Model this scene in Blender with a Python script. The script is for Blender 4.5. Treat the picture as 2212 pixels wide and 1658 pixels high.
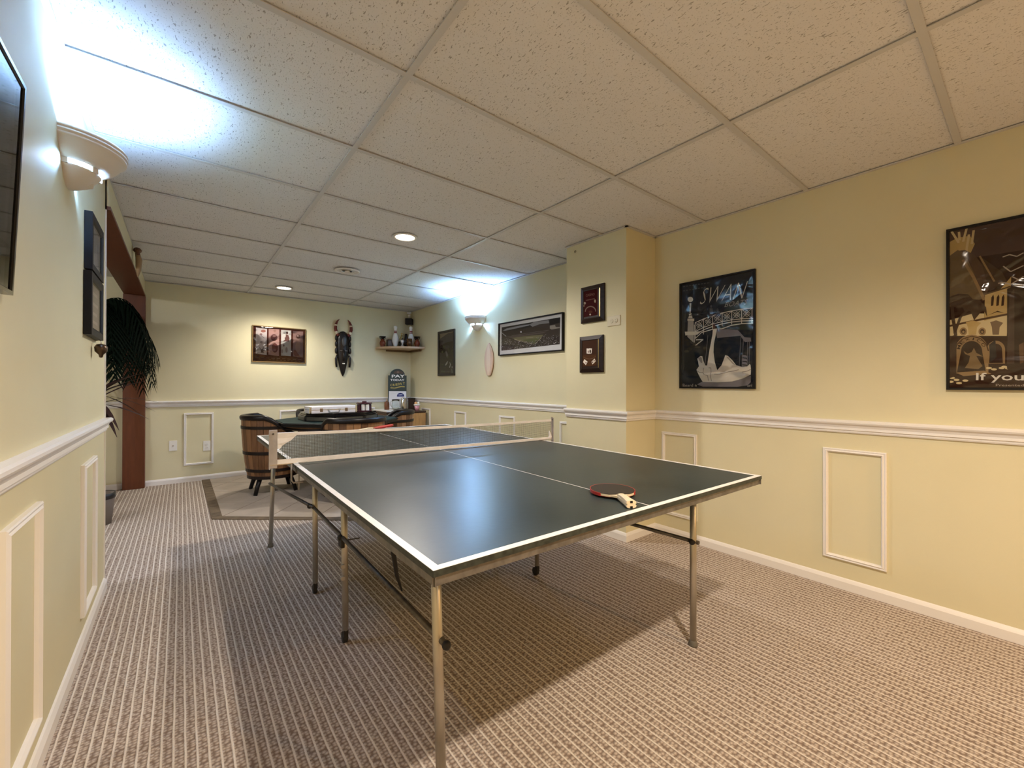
import bpy, bmesh, math, random
from mathutils import Vector, Matrix
from mathutils.geometry import tessellate_polygon
PI = math.pi
random.seed(7)
S = bpy.context.scene
for o in list(bpy.data.objects): bpy.data.objects.remove(o)
COL = S.collection

# ---------------------------------------------------------------- camera
HC = 1.128
YAW, PIT, ROL = math.radians(38.47), math.radians(0.163), math.radians(0.109)
cam = bpy.data.cameras.new('camera'); co = bpy.data.objects.new('camera', cam); COL.objects.link(co)
R_ = Vector((math.cos(YAW), -math.sin(YAW), 0))
F_ = Vector((math.sin(YAW)*math.cos(PIT), math.cos(YAW)*math.cos(PIT), math.sin(PIT)))
U_ = R_.cross(F_)
R2 = R_*math.cos(ROL) + U_*math.sin(ROL); U2 = -R_*math.sin(ROL) + U_*math.cos(ROL)
M = Matrix((R2, U2, -F_)).transposed().to_4x4(); M.translation = Vector((0, 0, HC))
co.matrix_world = M
cam.sensor_width = 36.0; cam.lens = 900.0/2212*36; cam.clip_start = 0.05
S.camera = co

# ---------------------------------------------------------------- world, exposure
w = bpy.data.worlds.new('world'); S.world = w; w.use_nodes = True
w.node_tree.nodes['Background'].inputs[0].default_value = (0.9, 0.8, 0.7, 1)
w.node_tree.nodes['Background'].inputs[1].default_value = 0.02
S.view_settings.view_transform = 'Standard'; S.view_settings.look = 'None'
S.view_settings.gamma = 1; S.view_settings.use_curve_mapping = False
S.view_settings.exposure = 0.86

WARM = (1.0, 0.66, 0.36)
COOL = (0.27, 0.52, 1.0)
CAN_W, SCONCE_W = 30.0, 15.0
ZC = 2.272
def spot(name, loc, watt, col, ang=150, rad=0.05, blend=0.5):
    l = bpy.data.lights.new(name, 'SPOT'); l.energy = watt; l.color = col; l.spot_size = math.radians(ang)
    l.spot_blend = blend; l.shadow_soft_size = rad
    o = bpy.data.objects.new(name, l); COL.objects.link(o); o.location = loc; return o
def point(name, loc, watt, col, rad=0.03):
    l = bpy.data.lights.new(name, 'POINT'); l.energy = watt; l.color = col; l.shadow_soft_size = rad
    o = bpy.data.objects.new(name, l); COL.objects.link(o); o.location = loc; return o
CANS = [(1.355, 3.04), (0.95, 5.53), (0.91, -0.07)]
spot('can_and_fill_lamp', (1.355, 3.04, ZC-0.03), 50, (1, .92, .84), 165, 0.05)
spot('can_and_fill_lamp', (0.95, 5.53, ZC-0.03), 40, (1, .91, .80), 150, 0.05, 0.8)
spot('can_and_fill_lamp', (0.91, -0.07, ZC-0.03), 86, (1, .85, .69), 156, 0.035, 0.65)
spot('can_and_fill_lamp', (2.2, -1.9, ZC-0.03), 60, (1, .60, .28), 165, 0.05)  # unseen lamp behind the camera, added for amber light on the pillar front
spot('can_and_fill_lamp', (0.6, -2.2, ZC-0.03), 14, (1, .84, .66), 165, 0.05)  # unseen fill lamp, added behind the camera to lift the shadows
point('side_room_lamp', (-1.75, 3.02, 2.15), 30, (.86, .88, 1.0), 0.06)
SC = [(-0.331, 2.22, 1, 1.850), (2.83, 4.22, -1, 1.785)]
SCW = {1: 33.0, -1: 74.0}
for x, y, s, zb_ in SC:
    point('sconce_lamp', (x+s*0.080, y, zb_+.100), SCW[s], COOL, 0.03)

# ---------------------------------------------------------------- materials
MATS = {}
class NT:
    def __init__(s, m): s.t = m.node_tree; s.N = s.t.nodes; s.L = s.t.links
    def n(s, typ, ins=None, **kw):
        nd = s.N.new(typ)
        for k, v in kw.items(): setattr(nd, k, v)
        for k, v in (ins or {}).items():
            if isinstance(v, tuple) and len(v) == 2 and hasattr(v[0], 'outputs'): s.L.new(v[0].outputs[v[1]], nd.inputs[k])
            else: nd.inputs[k].default_value = v
        return nd
    def math(s, op, a, b=0.0, c=0.0, clamp=False):
        nd = s.N.new('ShaderNodeMath'); nd.operation = op; nd.use_clamp = clamp
        for i, v in enumerate((a, b, c)):
            if isinstance(v, tuple): s.L.new(v[0].outputs[v[1]], nd.inputs[i])
            else: nd.inputs[i].default_value = v
        return (nd, 0)
    def mix(s, fac, a, b):
        nd = s.N.new('ShaderNodeMix'); nd.data_type = 'RGBA'
        for k, v in ((0, fac), (6, a), (7, b)):
            if isinstance(v, tuple) and len(v) == 2 and hasattr(v[0], 'outputs'): s.L.new(v[0].outputs[v[1]], nd.inputs[k])
            else: nd.inputs[k].default_value = v if k == 0 else (*v[:3], 1)
        return (nd, 2)
    def ramp(s, fac, stops):
        nd = s.N.new('ShaderNodeValToRGB'); s.L.new(fac[0].outputs[fac[1]], nd.inputs[0])
        cr = nd.color_ramp
        while len(cr.elements) < len(stops): cr.elements.new(0.5)
        for e, (p, c) in zip(cr.elements, stops):
            e.position = p; e.color = (c, c, c, 1) if isinstance(c, (int, float)) else (*c, 1)
        return (nd, 0)
def base(name, rough=.5, metal=0.0, spec=0.5):
    m = bpy.data.materials.new(name); m.use_nodes = True
    b = m.node_tree.nodes['Principled BSDF']
    b.inputs['Roughness'].default_value = rough; b.inputs['Metallic'].default_value = metal
    b.inputs['Specular IOR Level'].default_value = spec
    return m, b, NT(m)
def mat(name, col, rough=.5, metal=0.0, spec=.5, var=0.0, vs=8.0, bump=0.0, bs=60.0, coat=0.0, emit=None, es=0, trans=0.0, ior=1.45, stretch=(1, 1, 1), bd=0.002):
    if name in MATS: return MATS[name]
    m, b, t = base(name, rough, metal, spec)
    b.inputs['Base Color'].default_value = (*col, 1)
    b.inputs['Coat Weight'].default_value = coat; b.inputs['Coat Roughness'].default_value = 0.08
    b.inputs['Transmission Weight'].default_value = trans; b.inputs['IOR'].default_value = ior
    if emit: b.inputs['Emission Color'].default_value = (*emit, 1); b.inputs['Emission Strength'].default_value = es
    if var or bump:
        tc = t.n('ShaderNodeTexCoord'); mp = t.n('ShaderNodeMapping', {'Vector': (tc, 'Object'), 'Scale': stretch})
    if var:
        nz = t.n('ShaderNodeTexNoise', {'Vector': (mp, 0), 'Scale': vs, 'Detail': 4.0})
        c = t.mix(t.math('SMOOTHSTEP', (nz, 0), .3, .7) if False else t.ramp((nz, 0), [(.3, 0.0), (.7, 1.0)]), tuple(x*(1-var) for x in col), tuple(min(1, x*(1+var)) for x in col))
        t.L.new(c[0].outputs[c[1]], b.inputs['Base Color'])
    if bump:
        n2 = t.n('ShaderNodeTexNoise', {'Vector': (mp, 0), 'Scale': bs, 'Detail': 3.0})
        bp = t.n('ShaderNodeBump', {'Height': (n2, 0), 'Strength': bump, 'Distance': bd}); t.L.new(bp.outputs[0], b.inputs['Normal'])
    MATS[name] = m; return m
def pr(col, rough=.8):                     # printed ink under a clear cover
    return mat('print_%02d%02d%02d_%d' % tuple([int(c*99) for c in col]+[int(rough*100)]), col, rough, spec=.08)

wallm = mat('wall_paint', (.71, .65, .43), .55, var=.02, vs=3, bump=.10, bs=160, spec=.35)
trimm = mat('white_trim_paint', (.83, .80, .77), .38, bump=.04, bs=30)
tbar = mat('ceiling_grid_enamel', (.62, .615, .61), .5)
woodm = mat('red_brown_wood', (.135, .040, .015), .42, var=.16, vs=5, stretch=(8, 8, 1), bump=.1, bs=30)
blackm = mat('black_satin', (.009, .008, .008), .4, spec=.25)
blackg = mat('black_gloss', (.008, .007, .008), .14)
darkp = mat('black_leather', (.008, .006, .006), .36, spec=.35, bump=.2, bs=120)
steelm = mat('dull_cream_steel', (.50, .46, .39), .36, metal=.75, var=.16, vs=14, stretch=(1, 1, .3))
braced = mat('brown_steel', (.10, .09, .08), .42, metal=.6, var=.3, vs=30)
rubber = mat('black_rubber', (.012, .010, .009), .6)
whitem = mat('white_plastic', (.82, .80, .76), .35)
clothw = mat('white_tape', (.90, .88, .88), .8, var=.05, vs=30)
chrome = mat('bright_metal', (.75, .75, .74), .15, metal=1)
alu = mat('brushed_aluminium', (.80, .80, .85), .4, metal=.3)
gold = mat('gold_metal', (.62, .46, .18), .3, metal=1)
glassm = mat('clear_glass', (.9, .95, .93), .04, trans=1.0)

def carpet():
    m, b, t = base('ribbed_loop_carpet', .95, 0, .1)
    tc = t.n('ShaderNodeTexCoord'); sp = t.n('ShaderNodeSeparateXYZ', {0: (tc, 'Object')})
    wob = t.n('ShaderNodeTexNoise', {'Vector': (tc, 'Object'), 'Scale': 9.0, 'Detail': 2.0})
    wy = t.n('ShaderNodeTexNoise', {'Vector': (tc, 'Object'), 'Scale': 130.0, 'Detail': 2.0})
    x = t.math('ADD', (sp, 0), t.math('MULTIPLY', t.math('SUBTRACT', (wob, 0), .5), .004))
    x = t.math('ADD', x, t.math('MULTIPLY', t.math('SUBTRACT', (wy, 0), .5), .0025))
    xs = t.math('DIVIDE', x, .029)
    fr = t.math('FRACT', xs)
    d = t.math('ABSOLUTE', t.math('SUBTRACT', fr, .5))               # 0 at the cord, .5 between
    cord = t.ramp(d, [(.07, 1.0), (.15, 0.0)])
    cv = t.n('ShaderNodeCombineXYZ', {0: t.math('MULTIPLY', xs, 2.0), 1: t.math('DIVIDE', (sp, 1), .0125), 2: 0.0})
    vo = t.n('ShaderNodeTexVoronoi', {'Vector': (cv, 0), 'Scale': 1.0, 'Randomness': .55}, voronoi_dimensions='2D')
    loop = t.ramp((vo, 'Distance'), [(.12, 1.0), (.62, 0.0)])
    fib = t.n('ShaderNodeTexNoise', {'Vector': (tc, 'Object'), 'Scale': 420.0, 'Detail': 2.0})
    big = t.n('ShaderNodeTexNoise', {'Vector': (tc, 'Object'), 'Scale': 1.6, 'Detail': 3.0})
    c1 = t.mix(loop, (.29, .22, .178), (.68, .59, .51))
    c2 = t.mix(cord, (0, 0, 0), (.90, .83, .75)); t.L.new(c1[0].outputs[2], c2[0].inputs[6])
    c3 = t.mix(t.ramp((fib, 0), [(.3, 0.0), (.75, 1.0)]), (.72, .70, .68), (1, 1, 1))
    mu = t.N.new('ShaderNodeMix'); mu.data_type = 'RGBA'; mu.blend_type = 'MULTIPLY'; mu.inputs[0].default_value = 1
    t.L.new(c2[0].outputs[2], mu.inputs[6]); t.L.new(c3[0].outputs[2], mu.inputs[7])
    c4 = t.mix(t.ramp((big, 0), [(.35, 0.0), (.65, 1.0)]), (.93, .92, .92), (1, 1, 1))
    m2 = t.N.new('ShaderNodeMix'); m2.data_type = 'RGBA'; m2.blend_type = 'MULTIPLY'; m2.inputs[0].default_value = 1
    t.L.new(mu.outputs[2], m2.inputs[6]); t.L.new(c4[0].outputs[2], m2.inputs[7])
    t.L.new(m2.outputs[2], b.inputs['Base Color'])
    h = t.math('ADD', t.math('MAXIMUM', cord, t.math('MULTIPLY', loop, .75)), t.math('MULTIPLY', (fib, 0), .3))
    bp = t.n('ShaderNodeBump', {'Height': h, 'Strength': .75, 'Distance': .004}); t.L.new(bp.outputs[0], b.inputs['Normal'])
    return m
def tile_mat():
    m, b, t = base('fissured_ceiling_tile', .9, 0, .2)
    tc = t.n('ShaderNodeTexCoord')
    mp = t.n('ShaderNodeMapping', {'Vector': (tc, 'Object'), 'Scale': (150, 52, 1), 'Rotation': (0, 0, .25)})
    n1 = t.n('ShaderNodeTexNoise', {'Vector': (mp, 0), 'Scale': 1.0, 'Detail': 1.0, 'Distortion': .6})
    mp2 = t.n('ShaderNodeMapping', {'Vector': (tc, 'Object'), 'Scale': (210, 170, 1)})
    n2 = t.n('ShaderNodeTexNoise', {'Vector': (mp2, 0), 'Scale': 1.0, 'Detail': 0.0})
    n3 = t.n('ShaderNodeTexNoise', {'Vector': (tc, 'Object'), 'Scale': 7.0, 'Detail': 2.0})
    thr = t.math('MULTIPLY', t.math('SUBTRACT', (n3, 0), .5), .10)
    p1 = t.ramp(t.math('ADD', (n1, 0), thr), [(.665, 0.0), (.70, 1.0)])
    p2 = t.ramp((n2, 0), [(.72, 0.0), (.76, 1.0)])
    pit = t.math('MAXIMUM', p1, t.math('MULTIPLY', p2, .7))
    c = t.mix(pit, (.79, .785, .79), (.40, .385, .37))
    t.L.new(c[0].outputs[2], b.inputs['Base Color'])
    n4 = t.n('ShaderNodeTexNoise', {'Vector': (tc, 'Object'), 'Scale': 260.0, 'Detail': 2.0})
    h = t.math('ADD', t.math('MULTIPLY', pit, -1.0), t.math('MULTIPLY', (n4, 0), .35))
    bp = t.n('ShaderNodeBump', {'Height': h, 'Strength': .6, 'Distance': .003}); t.L.new(bp.outputs[0], b.inputs['Normal'])
    return m
def top_mat():
    m, b, t = base('worn_dark_green_table', .3, 0, .4)
    tc = t.n('ShaderNodeTexCoord')
    n1 = t.n('ShaderNodeTexNoise', {'Vector': (tc, 'Object'), 'Scale': 3.0, 'Detail': 5.0})
    n2 = t.n('ShaderNodeTexNoise', {'Vector': (tc, 'Object'), 'Scale': 40.0, 'Detail': 3.0})
    c = t.mix(t.ramp((n1, 0), [(.35, 0.0), (.68, 1.0)]), (.020, .030, .031), (.036, .049, .049))
    t.L.new(c[0].outputs[2], b.inputs['Base Color'])
    r = t.math('ADD', .29, t.math('MULTIPLY', (n1, 0), .12)); t.L.new(r[0].outputs[0], b.inputs['Roughness'])
    bp = t.n('ShaderNodeBump', {'Height': (n2, 0), 'Strength': .10, 'Distance': .002}); t.L.new(bp.outputs[0], b.inputs['Normal'])
    return m
def cover_mat():                            # clear wrinkled poster cover
    m, b, t = base('clear_wrinkled_film', .07, 0, .5)
    b.inputs['Base Color'].default_value = (1, 1, 1, 1)
    tc = t.n('ShaderNodeTexCoord'); mp = t.n('ShaderNodeMapping', {'Vector': (tc, 'Object'), 'Scale': (1, 7, 1.6)})
    n1 = t.n('ShaderNodeTexNoise', {'Vector': (mp, 0), 'Scale': 2.6, 'Detail': 2.0, 'Distortion': 1.2})
    bp = t.n('ShaderNodeBump', {'Height': (n1, 0), 'Strength': .8, 'Distance': .03})
    gl = t.n('ShaderNodeBsdfGlossy', {'Roughness': .09, 'Normal': (bp, 0)}); tr = t.n('ShaderNodeBsdfTransparent')
    fr = t.n('ShaderNodeFresnel', {'IOR': 1.5, 'Normal': (bp, 0)})
    mx = t.n('ShaderNodeMixShader', {0: (fr, 0), 1: (tr, 0), 2: (gl, 0)})
    t.L.new(mx.outputs[0], t.N['Material Output'].inputs[0])
    return m
def flat_cover():
    m, b, t = base('clear_flat_glazing', .03, 0, .5)
    gl = t.n('ShaderNodeBsdfGlossy', {'Roughness': .03}); tr = t.n('ShaderNodeBsdfTransparent')
    fr = t.n('ShaderNodeFresnel', {'IOR': 1.5})
    mx = t.n('ShaderNodeMixShader', {0: (fr, 0), 1: (tr, 0), 2: (gl, 0)})
    t.L.new(mx.outputs[0], t.N['Material Output'].inputs[0])
    return m
def stave_mat():
    m, b, t = base('oak_stave', .45, 0, .4)
    tc = t.n('ShaderNodeTexCoord'); oi = t.n('ShaderNodeObjectInfo')
    mp = t.n('ShaderNodeMapping', {'Vector': (tc, 'Object'), 'Scale': (40, 40, 3)})
    n1 = t.n('ShaderNodeTexNoise', {'Vector': (mp, 0), 'Scale': 1.0, 'Detail': 4.0})
    f = t.math('ADD', t.math('MULTIPLY', (n1, 0), .5), t.math('MULTIPLY', (oi, 'Random'), .6))
    c = t.mix(t.ramp(f, [(.25, 0.0), (.9, 1.0)]), (.075, .030, .012), (.36, .185, .080))
    t.L.new(c[0].outputs[2], b.inputs['Base Color']); return m
CARPET, TILE, TOPM, COVER, GLAZE, STAVE = carpet(), tile_mat(), top_mat(), cover_mat(), flat_cover(), stave_mat()

# ---------------------------------------------------------------- mesh builder
class MB:
    def __init__(s): s.v, s.f, s.m, s.sm = [], [], [], []
    def add(s, vs, fs, mi=0, smooth=False, M=None):
        k = len(s.v)
        s.v += [tuple((M @ Vector(p)) if M else p) for p in vs]
        for f in fs: s.f.append([i+k for i in f]); s.m.append(mi); s.sm.append(smooth)
        return s
    def box(s, a, b, mi=0, M=None, bev=0.0):
        x0, y0, z0 = a; x1, y1, z1 = b
        x0, x1 = min(x0, x1), max(x0, x1); y0, y1 = min(y0, y1), max(y0, y1); z0, z1 = min(z0, z1), max(z0, z1)
        if bev:
            c = bev; vs = []; 
            bm = bmesh.new(); bmesh.ops.create_cube(bm, size=1)
            for v in bm.verts: v.co = Vector((x0+(v.co.x+.5)*(x1-x0), y0+(v.co.y+.5)*(y1-y0), z0+(v.co.z+.5)*(z1-z0)))
            bmesh.ops.bevel(bm, geom=list(bm.edges), offset=c, segments=2, affect='EDGES', profile=.5)
            bm.verts.index_update()
            s.add([tuple(v.co) for v in bm.verts], [[v.index for v in f.verts] for f in bm.faces], mi, False, M); bm.free(); return s
        vs = [(x0, y0, z0), (x1, y0, z0), (x1, y1, z0), (x0, y1, z0), (x0, y0, z1), (x1, y0, z1), (x1, y1, z1), (x0, y1, z1)]
        return s.add(vs, [(0, 3, 2, 1), (4, 5, 6, 7), (0, 1, 5, 4), (1, 2, 6, 5), (2, 3, 7, 6), (3, 0, 4, 7)], mi, False, M)
    def lathe(s, prof, n=24, mi=0, M=None, a0=0, a1=2*PI, smooth=True, cap=True):
        full = abs(a1-a0-2*PI) < 1e-6; k = n if full else n+1
        vs = []
        for r, z in prof:
            for i in range(k):
                a = a0+(a1-a0)*i/n; vs.append((r*math.cos(a), r*math.sin(a), z))
        fs = []
        for j in range(len(prof)-1):
            for i in range(n):
                i2 = (i+1) % k; fs.append((j*k+i, j*k+i2, (j+1)*k+i2, (j+1)*k+i))
        s.add(vs, fs, mi, smooth, M)
        if cap and full:
            if prof[0][0] > 1e-4: s.add(vs[:k], [list(range(k))[::-1]], mi, False, M)
            if prof[-1][0] > 1e-4: s.add(vs[-k:], [list(range(k))], mi, False, M)
        return s
    def cyl(s, p, q, r, n=12, mi=0, r2=None, smooth=True):
        p, q = Vector(p), Vector(q); d = q-p; L = d.length
        M = Matrix.Translation(p) @ d.to_track_quat('Z', 'Y').to_matrix().to_4x4()
        return s.lathe([(r, 0), (r if r2 is None else r2, L)], n, mi, M, smooth=smooth)
    def tube(s, pts, rads, n=8, mi=0, smooth=True):
        pts = [Vector(p) for p in pts]
        if not hasattr(rads, '__len__'): rads = [rads]*len(pts)
        vs = []; prev = None
        for i, p in enumerate(pts):
            t = (pts[min(i+1, len(pts)-1)]-pts[max(i-1, 0)]).normalized()
            if prev is None: a = t.orthogonal().normalized()
            else: a = (prev-t*prev.dot(t)).normalized()
            prev = a; b = t.cross(a)
            for k in range(n):
                an = 2*PI*k/n; vs.append(tuple(p+(a*math.cos(an)+b*math.sin(an))*rads[i]))
        fs = [(i*n+k, i*n+(k+1) % n, (i+1)*n+(k+1) % n, (i+1)*n+k) for i in range(len(pts)-1) for k in range(n)]
        fs += [list(range(n))[::-1], [len(vs)-n+k for k in range(n)]]
        return s.add(vs, fs, mi, smooth)
    def sweep(s, prof, path, mi=0, closed=False):   # prof: closed polygon of (out, up); path: list of (point, out, up)
        k = len(prof); vs = []
        for p, o, u in path:
            p, o, u = Vector(p), Vector(o), Vector(u)
            for a, b in prof: vs.append(tuple(p+o*a+u*b))
        fs = []; n = len(path)
        for i in range(n if closed else n-1):
            j = (i+1) % n
            for q in range(k): fs.append((i*k+q, i*k+(q+1) % k, j*k+(q+1) % k, j*k+q))
        if not closed: fs += [list(range(k))[::-1], [(n-1)*k+q for q in range(k)]]
        return s.add(vs, fs, mi)
    def prism(s, poly, h0, h1, mi=0, M=None):       # poly xy, extruded in z
        n = len(poly); vs = [(x, y, h0) for x, y in poly]+[(x, y, h1) for x, y in poly]
        tri = tessellate_polygon([[Vector((x, y, 0)) for x, y in poly]])
        fs = [tuple(t) for t in tri]+[tuple(i+n for i in t[::-1]) for t in tri]+[(i, (i+1) % n, n+(i+1) % n, n+i) for i in range(n)]
        return s.add(vs, fs, mi, False, M)
    def sphere(s, c, r, n=12, mi=0, sc=(1, 1, 1)):
        prof = [(r*math.sin(PI*i/n), -r*math.cos(PI*i/n)) for i in range(n+1)]
        return s.lathe(prof, n*2 if n < 10 else 20, mi, Matrix.Translation(c) @ Matrix.Diagonal((*sc, 1)), cap=False)
    def mesh(s, name, mats):
        me = bpy.data.meshes.new(name); me.from_pydata(s.v, [], s.f)
        for m in (mats if isinstance(mats, (list, tuple)) else [mats]): me.materials.append(m)
        me.polygons.foreach_set('material_index', s.m); me.polygons.foreach_set('use_smooth', s.sm)
        bm = bmesh.new(); bm.from_mesh(me); bmesh.ops.remove_doubles(bm, verts=bm.verts, dist=1e-6); bmesh.ops.recalc_face_normals(bm, faces=bm.faces); bm.to_mesh(me); bm.free()
        me.update(); return me
    def raw(s, name, m, parent):
        me = bpy.data.meshes.new(name); me.from_pydata(s.v, [], s.f); me.materials.append(m)
        o = bpy.data.objects.new(name, me); COL.objects.link(o); o.parent = parent; return o
    def obj(s, name, mats, parent=None, loc=None, bevel=0):
        o = bpy.data.objects.new(name, s.mesh(name, mats)); COL.objects.link(o)
        if parent: o.parent = parent
        if loc is not None: o.location = loc
        if bevel:
            md = o.modifiers.new('bevel', 'BEVEL'); md.width = bevel; md.segments = 2; md.limit_method = 'ANGLE'; md.angle_limit = .6
        return o
def tag(o, label, cat, group=None, kind=None):
    if label: o['label'] = label
    if cat: o['category'] = cat
    if group: o['group'] = group
    if kind: o['kind'] = kind
    return o
def thing(name, label, cat, loc=(0, 0, 0), rz=0, group=None):
    o = bpy.data.objects.new(name, None); COL.objects.link(o); o.location = loc; o.rotation_euler = (0, 0, rz); o.empty_display_size = .05
    return tag(o, label, cat, group)
def struct(name, mb, mats, parent=None, label=None):
    o = mb.obj(name, mats, parent)
    if parent is None: o['kind'] = 'structure'
    if label: o['label'] = label
    return o
def copy_tree(o, parent=None):
    c = o.copy(); COL.objects.link(c); c.parent = parent
    for ch in list(o.children): copy_tree(ch, c)
    return c

# ---------------------------------------------------------------- room shell
LX, RX, WX, PX, BY, PY, PY2 = -0.331, 2.885, 2.83, 2.52, 6.13, 1.845, 2.44
LE, OE = 3.20, 6.04                     # end of left wall, jamb
Y0 = -3.0
struct('floor', MB().box((-2.6, Y0-.1, -.08), (3.0, BY+.1, 0)), CARPET)
struct('wall_left', MB().box((LX-.14, Y0, 0), (LX, LE, ZC+.02)), wallm)
struct('wall_back', MB().box((-2.6, BY, 0), (3.0, BY+.1, ZC+.3)), wallm)
struct('wall_right', MB().box((RX, Y0, 0), (RX+.12, PY+.1, ZC+.02)), wallm)
struct('wall_recess', MB().box((WX, PY2-.05, 0), (WX+.17, BY, ZC+.02)), wallm)
struct('wall_pillar', MB().box((PX, PY, 0), (RX+.1, PY2, ZC+.02)), wallm)
struct('wall_front', MB().box((LX-.14, Y0-.1, 0), (3.0, Y0, ZC+.02)), wallm)
struct('wall_header', MB().box((LX-.14, LE, 2.115), (LX+.015, BY, ZC+.02)), wallm)
struct('wall_side_room', MB().box((-2.6, 1.5, 0), (-2.5, BY, ZC+.3)).box((-2.6, 1.4, 0), (LX-.14, 1.5, ZC+.3)), wallm)
# cased opening
struct('trim_1', MB().box((LX-.15, LE-.0, 0), (LX-.001, LE+.012, 2.10)), woodm)
struct('trim_2', MB().box((LX-.15, LE, 2.095), (LX+.022, BY-.001, 2.115)), woodm)
struct('trim_3', MB().box((LX-.155, OE, 0), (LX+.025, BY-.001, 2.095), bev=.003), woodm)
struct('trim_4', MB().box((LX-.012, LE, 0), (LX+.006, LE+.006, ZC)), trimm)

# ---------------------------------------------------------------- ceiling: tiles on an exposed grid
ceil = struct('ceiling', MB().box((-2.6, Y0, ZC+.03), (3.0, BY, ZC+.10)).box((LX, Y0, ZC), (RX, -1.0, ZC+.03)).box((-2.6, 1.4, ZC), (LX-.14, BY, ZC+.03)), tbar)
XG = [LX+.003, .655, 1.874, RX-.003]
YG = [1.448+.6096*k for k in range(-4, 8)]+[BY-.003]
def wall_clip(x0, x1, y0, y1):
    if x1 > RX-.01:
        if y0 >= PY2-.3: x1 = WX
    return x0, x1, y0, y1
tilecache = {}
for i in range(3):
    for j in range(len(YG)-1):
        x0, x1, y0, y1 = XG[i], XG[i+1], YG[j], YG[j+1]
        if i == 2 and y0 > PY2-.3: x1 = WX-.002
        key = (round(x1-x0, 3), round(y1-y0, 3))
        wx, wy = x1-x0-.006, y1-y0-.006
        mb = MB().box((-wx/2, -wy/2, 0), (wx/2, wy/2, .014))
        if key not in tilecache: tilecache[key] = mb.mesh('ceiling_tile', TILE)
        o = bpy.data.objects.new('ceiling_tile', tilecache[key]); COL.objects.link(o); o.parent = ceil
        o.location = ((x0+x1)/2, (y0+y1)/2, ZC+.0075+random.uniform(0, .0012)); o.rotation_euler = (random.uniform(-.0008, .0008), random.uniform(-.0005, .0005), 0)
gw = .012
for x in XG[1:3]:
    MB().box((x-gw, -1.0, ZC), (x+gw, BY, ZC+.003)).obj('grid_runner', tbar, ceil)
for y in YG[:-1]:
    xr = RX if y < PY2 else WX
    for a, b in ((XG[0], XG[1]-gw), (XG[1]+gw, XG[2]-gw), (XG[2]+gw, xr)):
        MB().box((a, y-gw, ZC), (b, y+gw, ZC+.0026)).obj('grid_crosspiece', tbar, ceil)
for a, b in (((LX, -1, ZC-.001), (LX+.02, BY, ZC+.003)), ((RX-.02, -1, ZC-.001), (RX, PY, ZC+.003)), ((WX-.02, PY2, ZC-.001), (WX, BY, ZC+.003)), ((LX, BY-.02, ZC-.001), (WX, BY, ZC+.003)),
             ((PX-.02, PY-.02, ZC-.001), (PX, PY2, ZC+.003)), ((PX-.02, PY-.02, ZC-.001), (RX, PY, ZC+.003))):
    MB().box(a, b).obj('wall_angle', tbar, ceil)

# ---------------------------------------------------------------- trim: chair rail, baseboards, panel mouldings
RAIL = [(0, 0), (.008, 0), (.012, .006), (.012, .014), (.019, .018), (.017, .03), (.022, .042), (.033, .05), (.037, .058), (.036, .067), (.028, .072), (0, .072)]
BASE = [(0, 0), (.014, 0), (.014, .044), (.010, .052), (.006, .059), (0, .063)]
def runs(prof, z, segs):               # one run: list of (point, outward) along a wall with mitres
    mb = MB(); mb.sweep(prof, [((p[0], p[1], z), o, (0, 0, 1)) for p, o in segs]); return mb
zr = .868
k = 1
def path_right():
    return [((RX, Y0), (-1, 0, 0)), ((RX, PY), (-1, -1, 0)), ((PX, PY), (-1, -1, 0)), ((PX, PY2), (-1, 0, 0))]
struct('trim_5', runs(RAIL, zr, path_right()), trimm)
struct('baseboard_right', runs(BASE, 0, path_right()), trimm)
p2 = [((WX, PY2), (-1, 0, 0)), ((WX, BY), (-1, -1, 0)), ((LX+.026, BY), (0, -1, 0))]
struct('trim_6', runs(RAIL, zr+.003, p2), trimm); struct('baseboard_back', runs(BASE, 0, p2), trimm)
p3 = [((LX, Y0), (1, 0, 0)), ((LX, LE+.004), (1, 0, 0))]
struct('trim_7', runs(RAIL, zr+.005, p3), trimm); struct('baseboard_left', runs(BASE, 0, p3), trimm)
p4 = [((LX-.156, BY), (0, -1, 0)), ((-2.5, BY), (0, -1, 0))]
struct('trim_8', runs(RAIL, zr+.003, p4), trimm); struct('baseboard_side_room', runs(BASE, 0, p4), trimm)
PF = [(0, 0), (.012, 0), (.015, .004), (.013, .010), (.017, .016), (.010, .022), (0, .024)]
TN = [9]
def panel(origin, along, out, w_, z0, z1):
    A, O = Vector(along), Vector(out); p = Vector(origin); U = Vector((0, 0, 1)); mb = MB()
    c = [(p+U*z0, A+U), (p+A*w_+U*z0, -A+U), (p+A*w_+U*z1, -A-U), (p+U*z1, A-U)]
    mb.sweep([(a, b) for a, b in PF], [(q, O, d) for q, d in c], closed=True)
    struct('trim_%d' % TN[0], mb, trimm); TN[0] += 1
for y in (1.505, .485, -.535, -1.55): panel((RX, y, 0), (0, 1, 0), (-1, 0, 0), .275, .160, .778)
for y in (2.535, 3.50, 4.485, 5.45): panel((WX, y, 0), (0, 1, 0), (-1, 0, 0), .285, .165, .787)
for x in (.027, 1.005, 1.98): panel((x, BY, 0), (1, 0, 0), (0, -1, 0), .28, .190, .797)
for y in (2.52, 1.50, .48): panel((LX, y, 0), (0, 1, 0), (1, 0, 0), .33, .135, .783)

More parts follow.
